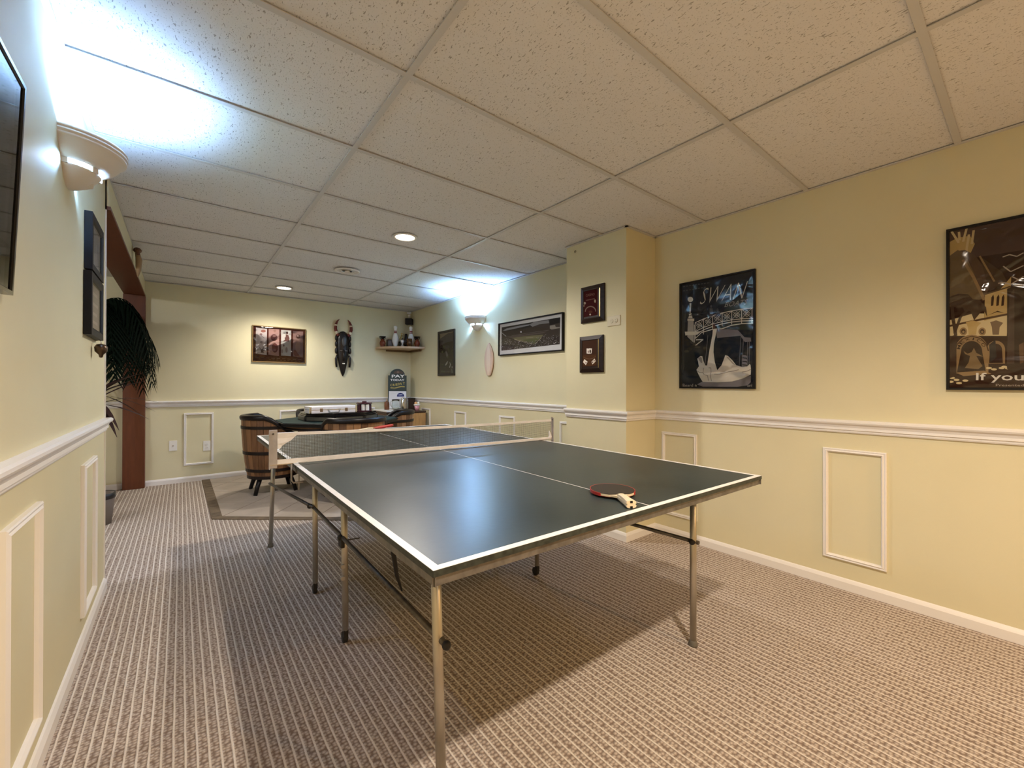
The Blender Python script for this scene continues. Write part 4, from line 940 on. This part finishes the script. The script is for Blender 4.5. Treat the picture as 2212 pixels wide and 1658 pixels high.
# ---------------------------------------------------------------- barrel chairs
hoopm = mat('dark_hoop', (.012, .007, .006), .42, metal=.3)
def rr_(z): 
    f = (z-.16)/.64; return .232+.125*f-.066*f*f
def hth(th):                           # rim height by angle from the back
    a_ = abs(math.degrees(th))
    pts = [(0, .79), (66, .79), (78, .765), (90, .72), (110, .645), (126, .605), (134, .56), (140, .43), (180, .42)]
    for (x0, y0), (x1, y1) in zip(pts, pts[1:]):
        if a_ <= x1: f = (a_-x0)/(x1-x0); f = f*f*(3-2*f) if False else f; return y0+(y1-y0)*f
    return .42
def barrel_chair(loc, rz, label):
    t = thing('barrel_chair', label, 'chair', loc, rz, 'barrel chairs round the card table')   # back towards -x... angle 0
    N = 28
    for i in range(N):
        a0, a1 = 2*PI*i/N-PI, 2*PI*(i+1)/N-PI; g = .006
        vs = []; zs = [0, .25, .5, .75, 1]
        for zf in zs:
            for an in (a0+g, a1-g):
                z = .16+(hth(an)-.16)*zf
                for rad in (rr_(z), rr_(z)-.018): vs.append((-rad*math.cos(an), rad*math.sin(an), z))
        fs = []
        for k_ in range(4):
            b0 = k_*4; b1 = b0+4; fs += [(b0, b0+2, b1+2, b1), (b0+1, b1+1, b1+3, b0+3), (b0, b1, b1+1, b0+1), (b0+2, b0+3, b1+3, b1+2)]
        fs += [(0, 1, 3, 2), (16, 18, 19, 17)]
        MB().add(vs, fs).obj('stave', STAVE, t)
    for z, hh in ((.684, .022), (.425, .024), (.245, .022), (.172, .024)):
        lim = PI if z < .40 else next(math.radians(q) for q in range(139, 0, -1) if hth(math.radians(q)) > z+.02)
        full = lim >= PI-.01; n = 40; path = []
        for i in range(n+(0 if full else 1)):
            an = -lim+2*lim*i/n; r0 = rr_(z)
            path.append(((-r0*math.cos(an), r0*math.sin(an), z), (-math.cos(an), math.sin(an), 0), (0, 0, 1)))
        MB().sweep([(-.001, -hh/2-.004), (.003, -hh/2-.004), (.0035, hh/2+.004), (-.001, hh/2+.004)], path, closed=full).obj('hoop', hoopm, t)
    lim = math.radians(132); n = 44; path = []
    for i in range(n+1):
        an = -lim+2*lim*i/n; z = hth(an); r0 = rr_(z)-.009
        path.append(((-r0*math.cos(an), r0*math.sin(an), z), (-math.cos(an), math.sin(an), 0), (0, 0, 1)))
    pad = [(-.028, -.020), (.016, -.030), (.022, -.016), (.022, .004), (.012, .016), (-.006, .021), (-.022, .014), (-.030, .0)]
    o = MB().sweep(pad, path).obj('padded_rim', darkp, t)
    for p in o.data.polygons: p.use_smooth = True
    vs = []; n = 40
    for i in range(n+1):
        an = -PI+2*PI*i/n
        for zf in (0, 1):
            z = .40+max(0, hth(an)-.012-.40)*zf; r0 = rr_(z)-.020; vs.append((-r0*math.cos(an), r0*math.sin(an), z)); vs.append((-(r0-.012)*math.cos(an), (r0-.012)*math.sin(an), z))
    MB().add(vs, [q for i in range(n) for b0 in (i*4,) for q in ((b0, b0+4, b0+6, b0+2), (b0+1, b0+3, b0+7, b0+5), (b0+2, b0+6, b0+7, b0+3), (b0, b0+1, b0+5, b0+4))], 0, True).obj('lining', darkp, t)
    MB().lathe([(.0001, .36), (.235, .36), (.248, .39), (.244, .425), (.22, .445), (.0001, .45)], 28).obj('seat_cushion', darkp, t)
    MB().lathe([(.0001, .165), (.214, .165), (.214, .18), (.0001, .18)], 28).obj('barrel_base', hoopm, t)
    for s in (-1, 1):
        for u in (-1, 1): MB().tube([(u*.135, s*.135, .17), (u*.165, s*.165, .08), (u*.185, s*.185, .001)], [.024, .021, .019], 10).obj('leg', blackm, t)
    return t
ch = barrel_chair((.775, 5.08, .0085), math.radians(0), 'barrel chair left of the card table, its curved back toward the left')
def another(loc, rz, label):
    c = copy_tree(ch); c.location = loc; c.rotation_euler = (0, 0, rz); c['label'] = label; return c
another((1.345, 4.20, .0085), math.radians(84), 'barrel chair with its back to the net, in front of the card table')
another((2.04, 5.02, .0085), math.radians(161), 'barrel chair right of the card table in front of the cabinet')
another((1.43, 5.74, .0085), math.radians(-90), 'barrel chair behind the card table, mostly hidden by the metal case')

# ---------------------------------------------------------------- card table
TC = (1.38, 4.86)
t = thing('card_table', 'octagonal card table with dark green felt top on a barrel base', 'table', (*TC, .0085))
def octa(ap, rot=PI/8): r = ap/math.cos(PI/8); return [(r*math.cos(rot+PI/4*i), r*math.sin(rot+PI/4*i)) for i in range(8)]
felt = mat('dark_green_felt', (.006, .026, .022), .85, var=.3, vs=9)
MB().prism(octa(.60), .722, .737).obj('top_edge', blackm, t, bevel=.004)
MB().prism(octa(.588), .7371, .7415).obj('felt_top', felt, t)
MB().prism(octa(.585), .700, .7218).obj('under_moulding', blackm, t)
MB().lathe([(.50, .668), (.535, .668), (.538, .684), (.535, .699), (.50, .699)], 48).obj('apron', mat('oak_apron', (.25, .13, .065), .4, var=.2, vs=10), t)
for z in (.674,): MB().lathe([(.53, z-.014), (.546, z-.014), (.546, z+.005), (.53, z+.005)], 48).obj('apron_hoop', hoopm, t)
for i in range(20):
    a0, a1 = 2*PI*i/20+.01, 2*PI*(i+1)/20-.01; vs = []
    for z, r in ((.05, .20), (.34, .235), (.625, .20)):
        for an in (a0, a1):
            for q in (r, r-.018): vs.append((q*math.cos(an), q*math.sin(an), z))
    fs = []
    for k_ in range(2):
        b0 = k_*4; b1 = b0+4; fs += [(b0, b0+2, b1+2, b1), (b0+1, b1+1, b1+3, b0+3), (b0, b1, b1+1, b0+1), (b0+2, b0+3, b1+3, b1+2)]
    fs += [(0, 1, 3, 2), (8, 10, 11, 9)]
    MB().add(vs, fs).obj('stave', STAVE, t)
for z, r in ((.10, .212), (.25, .234), (.45, .232), (.58, .211)): MB().lathe([(r-.002, z-.014), (r+.004, z-.014), (r+.004, z+.014), (r-.002, z+.014)], 40).obj('hoop', hoopm, t)
MB().lathe([(.0001, 0), (.26, 0), (.26, .03), (.19, .05), (.0001, .05)], 32).obj('plinth', blackm, t)
# stacked black topper on the felt
t = thing('game_topper', 'black stepped octagonal game top lying on the green felt', 'game board', (1.385, 4.86, .7505))
MB().prism(octa(.385), 0, .050).obj('lower_tier', blackg, t, bevel=.004)
MB().prism(octa(.375), .052, .064).obj('middle_tier', blackg, t, bevel=.003)
MB().prism(octa(.366), .066, .084).obj('upper_tier', blackg, t, bevel=.004)
for i in range(8):
    an = PI/4*i; M = Matrix.Rotation(an, 4, 'Z')
    MB().box((.3845, -.135, .008), (.388, .135, .042), 0, M).obj('side_panel', mat('olive_panel', (.07, .066, .048), .35), t)
# aluminium case
t = thing('metal_case', 'silver aluminium carrying case lying flat on the black game top', 'case', (1.245, 4.650, .8350), math.radians(2))
MB().box((-.235, -.105, 0), (.235, .105, .036), bev=.006).obj('case_bottom', alu, t)
MB().box((-.235, -.105, .037), (.235, .105, .072), bev=.006).obj('case_lid', alu, t)
MB().box((-.2355, -.1062, .033), (.2355, -.1045, .040)).obj('seam_strip', chrome, t)
for x in (-.125, .125): 
    MB().box((x-.014, -.111, .018), (x+.014, -.105, .052), bev=.003).obj('latch', mat('brown_latch', (.25, .17, .10), .4, metal=.7), t)
MB().tube([(-.055, -.107, .040), (-.05, -.116, .018), (-.038, -.122, .010), (.038, -.122, .010), (.05, -.116, .018), (.055, -.107, .040)], .006, 8).obj('handle', mat('grey_handle', (.25, .24, .23), .4), t)
for x in (-.055, .055): MB().box((x-.010, -.110, .030), (x+.010, -.104, .046), bev=.002).obj('handle_mount', chrome, t)
for x in (-.228, .228):
    for y in (-.098, .098): MB().box((x-.010, y-.010, .0), (x+.010, y+.010, .073), bev=.005).obj('corner_guard', chrome, t)
# chip carousel
t = thing('chip_carousel', 'round burgundy poker chip holder with lid and white chips showing', 'chip holder', (1.60, 4.66, .8350))
bur = mat('burgundy_plastic', (.055, .010, .016), .2)
MB().lathe([(.0001, 0), (.082, 0), (.082, .010), (.03, .012), (.028, .082), (.084, .084), (.084, .092), (.078, .098), (.0001, .100)], 32).obj('body', bur, t)
for i in range(8):
    an = PI/4*i+.26; mb = MB(); c = (.058*math.cos(an), .058*math.sin(an))
    for k_ in range(14): mb.lathe([(.0001, .0125+k_*.0048), (.0195, .0125+k_*.0048), (.0195, .0170+k_*.0048), (.0001, .0170+k_*.0048)], 14, 0, Matrix.Translation((c[0], c[1], 0)))
    mb.obj('chip_stack', whitem if i in (5, 6) else bur, t)
MB().lathe([(.0001, .100), (.024, .100), (.026, .107), (.016, .113), (.0001, .114)], 20).obj('knob', bur, t)

# ---------------------------------------------------------------- cabinet in the corner
t = thing('corner_cabinet', 'low wooden cabinet in the back right corner under the sign', 'cabinet', (0, 0, 0))
cwood = mat('honey_oak', (.50, .28, .10), .45, var=.18, vs=6, stretch=(10, 10, 1)); cdark = mat('brown_cabinet_wood', (.14, .065, .03), .42, var=.2, vs=6, stretch=(3, 3, 12))
CX0, CX1, CY0, CY1, CZ = 2.20, 2.79, 5.52, 6.08, .755
MB().box((CX0+.012, CY0+.012, .04), (CX1-.004, CY1, CZ-.024)).obj('carcass', cdark, t)
MB().box((CX0-.005, CY0-.005, CZ-.022), (CX1, CY1, CZ), bev=.003).obj('cabinet_top', mat('dark_brown_top', (.05, .025, .016), .35), t)
MB().box((CX0+.02, CY0+.03, 0), (CX1-.02, CY1-.01, .04)).obj('plinth', blackm, t)
for x0, x1 in ((CX0+.014, (CX0+CX1)/2-.002), ((CX0+CX1)/2+.002, CX1-.006)):
    d = MB().box((x0, CY0-.006, .05), (x1, CY0+.0115, CZ-.030), bev=.002).obj('door', cwood, t)
    MB().sphere((x1-.03 if x0 < 2.4 else x0+.03, CY0-.018, .45), .012, 8).obj('knob', gold, d)
MB().box((CX0-.001, CY0+.03, CZ-.10), (CX0+.0115, CY1-.03, CZ-.085)).obj('side_rail', cwood, t)
MB().box((CX0-.001, CY0+.03, CZ-.22), (CX0+.0115, CY1-.03, CZ-.20)).obj('side_rail', cwood, t)
t = thing('white_board', 'thin white board lying along the cabinet top', 'board', (0, 0, 0))
MB().prism([(2.21, 6.04), (2.21, 5.55), (2.60, 5.525), (2.63, 5.60), (2.66, 6.04)], CZ+.0005, CZ+.018).obj('board', whitem, t, bevel=.002)
# PAY TODAY sign
SW, SH = .268, .60
t = thing('bar_sign', 'dark green arched sign reading PAY TODAY CREDIT above a white panel', 'sign', (2.545, 5.97, CZ+.019), math.radians(-24))
t.rotation_euler = (math.radians(-5), 0, math.radians(-24))
out = [(-SW/2, 0), (SW/2, 0), (SW/2, .498), (SW/2-.025, .498)]+[((SW/2-.025)*math.cos(PI*i/16), .498+.10*math.sin(PI*i/16)) for i in range(1, 16)]+[(-SW/2+.025, .498), (-SW/2, .498)]
out = [(x, z) for x, z in out]
sg = mat('sign_green', (.008, .026, .026), .4)
MB().prism(out, 0, .018, 0, Matrix.Rotation(PI/2, 4, 'X')).obj('board', sg, t)
t2 = bpy.data.objects.new('art_anchor', None)
a = Art(SW, SH, [(375, 190), (775, 190), (762, 1110), (345, 1110)], y=0)
a.y = -.0188
a.poly([(478, 300), (510, 250), (575, 228), (640, 232), (690, 262), (712, 300)], (.10, .075, .06)); a.ell((585, 270), 30, 24, (.20, .14, .11))
a.text('PAY', (445, 388), (735, 386), .042, (.86, .86, .84), bold=.03); a.text('TODAY', (412, 466), (722, 466), .029, (.84, .84, .82), bold=.02)
for ch_, x, y in zip('CREDIT', (412, 470, 528, 585, 645, 690), (588, 584, 575, 563, 555, 552)): a.text(ch_, (x, y), (x+(44 if ch_ != 'I' else 14), y-3), .034, (.62, .50, .14), bold=.01)
a.line([(412, 618), (500, 628), (580, 608), (650, 590), (728, 598)], .008, (.62, .50, .14)); a.line([(412, 640), (500, 645), (580, 625), (650, 606), (728, 608)], .003, (.5, .42, .14))
a.poly([(378, 700), (762, 704), (752, 1105), (360, 1105)], (.70, .70, .72)); a.poly([(552, 828)]+[(632+82*math.cos(PI+PI*i/12), 822+82*math.sin(PI+PI*i/12)) for i in range(13)]+[(712, 828)], (.03, .04, .16))
a.line([(580, 795), (600, 780), (610, 800), (628, 775), (640, 800), (665, 770), (672, 798)], .004, (.8, .8, .82)); a.line([(430, 770), (500, 755), (560, 735)], .003, (.5, .5, .52))
o = a.obj(t); o.location = (-SW/2, 0, SH)
def on_cab(nm, lab, cat, x, y, z=CZ+.019): return thing(nm, lab, cat, (x, y, z))
t = on_cab('wooden_jug', 'small brown wooden jug with a peg lid left of the glass pitcher', 'jug', 2.315, 5.80)
MB().lathe([(.0001, 0), (.034, 0), (.036, .05), (.034, .10), (.030, .112), (.0001, .115)], 20).obj('body', mat('jug_wood', (.16, .055, .02), .35, var=.3, vs=12), t)
MB().tube([(0, 0, .112), (.002, 0, .13), (-.004, 0, .152)], [.012, .009, .004], 8).obj('peg_lid', mat('peg_brown', (.28, .15, .07), .4), t)
t = on_cab('glass_pitcher', 'clear glass pitcher on the white board before the sign', 'pitcher', 2.43, 5.755)
MB().lathe([(.0001, 0), (.040, 0), (.056, .03), (.058, .07), (.050, .115), (.056, .145), (.0535, .145), (.047, .115), (.054, .07), (.052, .032), (.038, .008), (.0001, .008)], 28).obj('body', glassm, t)
MB().tube([(-.050, 0, .12), (-.080, 0, .11), (-.085, 0, .07), (-.058, 0, .04)], .006, 8).obj('handle', glassm, t)
t = on_cab('steel_shaker', 'shiny steel cocktail shaker beside the glass pitcher', 'shaker', 2.505, 5.66)
MB().lathe([(.0001, 0), (.044, 0), (.045, .01), (.040, .14), (.034, .16), (.028, .168), (.0001, .17)], 28).obj('cup', mat('polished_steel', (.50, .50, .51), .16, metal=1), t)
t = on_cab('dark_box', 'dark brown wooden box right of the sign', 'box', 2.735, 5.88, CZ+.001)
MB().box((-.040, -.04, 0), (.040, .04, .16), bev=.003).obj('body', mat('dark_box_wood', (.035, .016, .010), .35), t); MB().box((-.042, -.042, .1601), (.042, .042, .175), bev=.003).obj('lid', blackm, t)
t = on_cab('sundae_cup', 'pink ice cream cup with two scoops at the cabinet end', 'cup', 2.715, 5.66, CZ+.001)
MB().lathe([(.0001, 0), (.028, 0), (.040, .070), (.0001, .070)], 20).obj('pink_cup', mat('pink_ceramic', (.80, .38, .44), .35), t)
MB().lathe([(.036, .068), (.047, .072), (.047, .088), (.036, .092), (.0001, .092)], 20).obj('rim', whitem, t)
MB().sphere((-.018, 0, .105), .022, 10).obj('scoop', mat('orange_scoop', (.80, .45, .20), .5), t); MB().sphere((.020, 0, .105), .022, 10).obj('scoop', mat('vanilla_scoop', (.82, .78, .60), .5), t)

# ---------------------------------------------------------------- corner shelf
ZS = 1.690
t = thing('corner_shelf', 'quarter round pale wooden corner shelf high in the back right corner', 'shelf', (WX-.001, BY-.001, ZS))
MB().prism([(0, 0)]+[(-.555*math.cos(PI/2*i/20), -.50*math.sin(PI/2*i/20)) for i in range(21)], -.028, 0).obj('shelf_board', mat('pale_maple', (.52, .36, .22), .4, var=.1, vs=10), t, bevel=.003)
MB().box((-.03, -.38, -.055), (-.001, -.01, -.0285)).box((-.40, -.03, -.055), (-.031, -.001, -.0285)).obj('cleat', mat('cleat_wood', (.16, .10, .05), .5), t)
def on_sh(nm, lab, cat, x, y, g=None, rz=0): return thing(nm, lab, cat, (x, y, ZS+.0005), rz, g)
def vase(x, y, lab):
    t = on_sh('amber_vase', lab, 'vase', x, y, 'pair of amber vases')
    MB().lathe([(.0001, 0), (.036, 0), (.030, .008), (.038, .030), (.043, .055), (.036, .085), (.020, .105), (.018, .118), (.0001, .118)], 24).obj('body', mat('amber_glaze', (.15, .028, .010), .12), t)
    MB().lathe([(.018, .114), (.020, .125), (.040, .142), (.052, .152), (.050, .156), (.030, .146), (.0001, .140)], 24).obj('flared_lip', blackg, t)
    for s in (-1, 1): MB().tube([(s*.018, 0, .108), (s*.036, 0, .122), (s*.043, 0, .138), (s*.036, 0, .145)], .005, 6).obj('handle', blackg, t)
    return t
vase(2.335, 6.02, 'amber vase with black flared lip at the left end of the corner shelf'); vase(2.750, 5.735, 'amber vase with black flared lip at the right end of the corner shelf')
def pin(x, y, lab):
    t = on_sh('bowling_pin', lab, 'bowling pin', x, y, 'two bowling pins'); s = .86
    P_ = [(.0001, 0), (.026, 0), (.029, .01), (.050, .08), (.0605, .115), (.055, .16), (.036, .22), (.024, .255), (.0228, .275), (.024, .31), (.032, .345), (.0315, .362), (.022, .376), (.0001, .381)]
    MB().lathe([(r*s, z*s) for r, z in P_], 28).obj('body', mat('pin_white', (.82, .82, .80), .25), t)
    for z0, z1 in ((.250, .268), (.276, .294)): MB().lathe([(.0245*s, z0*s), (.0256*s, z0*s), (.0250*s, z1*s), (.0240*s, z1*s)], 24, cap=False).obj('red_band', mat('pin_red', (.22, .02, .02), .3), t)
pin(2.525, 6.00, 'left of the two white bowling pins on the corner shelf'); pin(2.735, 5.91, 'right of the two white bowling pins on the corner shelf')
t = on_sh('wooden_block', 'dark wooden block behind the left bowling pin', 'block', 2.455, 6.055)
MB().box((-.038, -.03, 0), (.038, .03, .118), bev=.004).obj('body', mat('block_wood', (.045, .020, .010), .4), t); MB().box((-.030, -.032, .02), (.030, -.0301, .10)).obj('label_plate', mat('dark_plate', (.09, .05, .03), .4), t)
t = on_sh('silver_cup', 'small silver trophy cup between the bowling pins', 'trophy', 2.575, 5.86)
MB().lathe([(.0001, 0), (.030, 0), (.030, .012), (.012, .03), (.012, .05), (.026, .07), (.028, .10), (.020, .11), (.0001, .112)], 20).obj('cup', mat('silver_white', (.75, .74, .76), .25, metal=.6), t)
MB().sphere((0, 0, .121), .012, 8).obj('finial', blackg, t)
t = on_sh('gold_trophy', 'gold trophy figure standing behind the silver cup', 'trophy', 2.630, 6.03)
MB().box((-.03, -.03, 0), (.03, .03, .10), bev=.003).obj('base', mat('marble_dark', (.05, .05, .04), .3), t)
MB().tube([(0, 0, .10), (0, 0, .16), (.005, 0, .20)], [.012, .010, .012], 8).tube([(0, 0, .18), (-.02, -.005, .16), (-.03, -.01, .135)], .006, 6).tube([(0, 0, .18), (.03, -.005, .205), (.038, -.01, .225)], .006, 6).sphere((.008, 0, .218), .014, 8).obj('figure', gold, t)
t = on_sh('beer_mug', 'brown and gold patterned mug in front of the right pin', 'mug', 2.655, 5.80)
MB().lathe([(.0001, 0), (.040, 0), (.040, .125), (.036, .125), (.036, .01), (.0001, .01)], 24).obj('mug_body', mat('mug_brown', (.10, .045, .015), .25, var=.8, vs=30), t); MB().tube([(-.038, 0, .10), (-.066, 0, .09), (-.066, 0, .04), (-.038, 0, .03)], .007, 8).obj('handle', mat('mug_handle', (.03, .015, .010), .3), t)
t = on_sh('black_bottle', 'tall black bottle leaning behind the mug', 'bottle', 2.715, 6.04)
MB().lathe([(.0001, 0), (.030, 0), (.032, .13), (.024, .18), (.022, .215), (.014, .225), (.0001, .226)], 18).obj('body', blackg, t)
# speaker
t = thing('corner_speaker', 'small black speaker hanging from the ceiling corner above the shelf', 'speaker', (2.765, 6.045, 2.06), math.radians(-42))
MB().box((-.050, -.045, 0), (.050, .045, .095), bev=.006).obj('cabinet', blackm, t); MB().box((-.044, -.0462, .006), (.044, -.0450, .089)).obj('grille', rubber, t)
MB().cyl((0, 0, .094), (0, 0, .17), .008, 10).box((-.03, -.02, .168), (.03, .02, .190), bev=.003).box((-.018, -.012, .130), (.018, .012, .150)).obj('bracket', whitem, t)

# ---------------------------------------------------------------- plants in the side room
def pot(t, r, h, m, m2):
    MB().lathe([(.0001, 0), (r*.8, 0), (r, h*.8), (r, h), (r*.9, h), (r*.88, h-.03), (.0001, h-.03)], 24).obj('pot', m, t)
    MB().lathe([(r*1.0, h*.82), (r*1.05, h*.84), (r*1.05, h*1.01), (r*.98, h*1.01)], 24, cap=False).obj('pot_rim', m2, t)
pg = mat('pot_grey', (.20, .17, .15), .5); pdk = mat('pot_black', (.02, .02, .02), .4)
palmg = mat('dark_palm_green', (.003, .008, .004), .8, spec=.08)
t = thing('artificial_palm', 'tall dark green palm with drooping fronds in the opening', 'plant', (-.70, 5.32, 0))
pot(t, .13, .26, pg, pdk)
MB().tube([(0, 0, .2), (.02, -.03, .8), (-.01, .02, 1.4), (.03, -.02, 1.78)], [.03, .026, .024, .02], 10).obj('trunk', mat('palm_trunk', (.06, .04, .025), .8, bump=.4, bs=40), t)
rp = random.Random(11)
for i in range(34):
    an = -1.7+3.4*i/29+rp.uniform(-.12, .12) if i < 30 else rp.uniform(1.9, 4.3)
    L = rp.uniform(.40, .54); rise = rp.uniform(.04, .22); droop = rp.uniform(.40, .80); dx, dy = math.cos(an), math.sin(an)
    pts = []; n = 12
    for q in range(n+1):
        f = q/n; rad = L*math.sin(f*1.45)/math.sin(1.45); z = 1.78+rise*math.sin(PI*min(1, f*1.1))-droop*f**2.2
        pts.append(Vector((.03+dx*rad, -.02+dy*rad, z)))
    mb = MB(); mb.tube([tuple(p) for p in pts], [.005*(1-.7*q/n) for q in range(n+1)], 5)
    side = Vector((-dy, dx, 0))
    for q in range(1, n+1):
        for hf in (0, .5):
            p = pts[q-1].lerp(pts[q], hf); tdir = (pts[q]-pts[q-1]).normalized()
            for s in (-1, 1):
                ll = .19*math.sin(PI*(.15+.80*(q-1+hf)/n))+.05; tip = p+side*s*ll*.62+tdir*ll*.55+Vector((0, 0, -ll*.65)); mid = p.lerp(tip, .5)+Vector((0, 0, .012)); wv = tdir*.015
                mb.add([tuple(p-wv*.6), tuple(mid-wv), tuple(tip), tuple(mid+wv), tuple(p+wv*.6)], [(0, 1, 3, 4), (1, 2, 3)])
    mb.obj('frond', palmg, t)
t = thing('spiky_dracaena', 'spiky dark red leaved plant in the opening below the palm', 'plant', (-.52, 4.70, 0))
pot(t, .10, .25, pg, pdk)
MB().tube([(0, 0, .2), (.01, .01, .6), (-.01, 0, .98)], [.014, .012, .010], 8).obj('stem', mat('dracaena_stem', (.10, .07, .05), .8), t)
drc = mat('dracaena_leaf', (.030, .010, .009), .6)
for i in range(36):
    an = 2*PI*i/36+rp.uniform(-.2, .2); el = rp.uniform(-.35, 1.1); L = rp.uniform(.30, .50); mb = MB(); vs = []
    z0 = rp.uniform(.95, 1.06)
    for q in range(6):
        f = q/5; rad = L*f*math.cos(el*(1-.3*f)); z = z0+L*f*math.sin(el)-.10*f*f; wv = .016*math.sin(PI*(.12+.86*f))
        vs += [(rad*math.cos(an)-wv*math.sin(an), rad*math.sin(an)+wv*math.cos(an), z), (rad*math.cos(an)+wv*math.sin(an), rad*math.sin(an)-wv*math.cos(an), z)]
    mb.add(vs, [(q*2, q*2+1, q*2+3, q*2+2) for q in range(5)]).obj('leaf', drc, t)
t = thing('floor_box', 'small grey bin with dark top in the side opening', 'bin', (-.70, 5.80, 0))
MB().box((-.10, -.08, 0), (.10, .08, .20), bev=.004).obj('body', pg, t); MB().box((-.102, -.082, .2005), (.102, .082, .25), bev=.004).obj('lid', pdk, t)
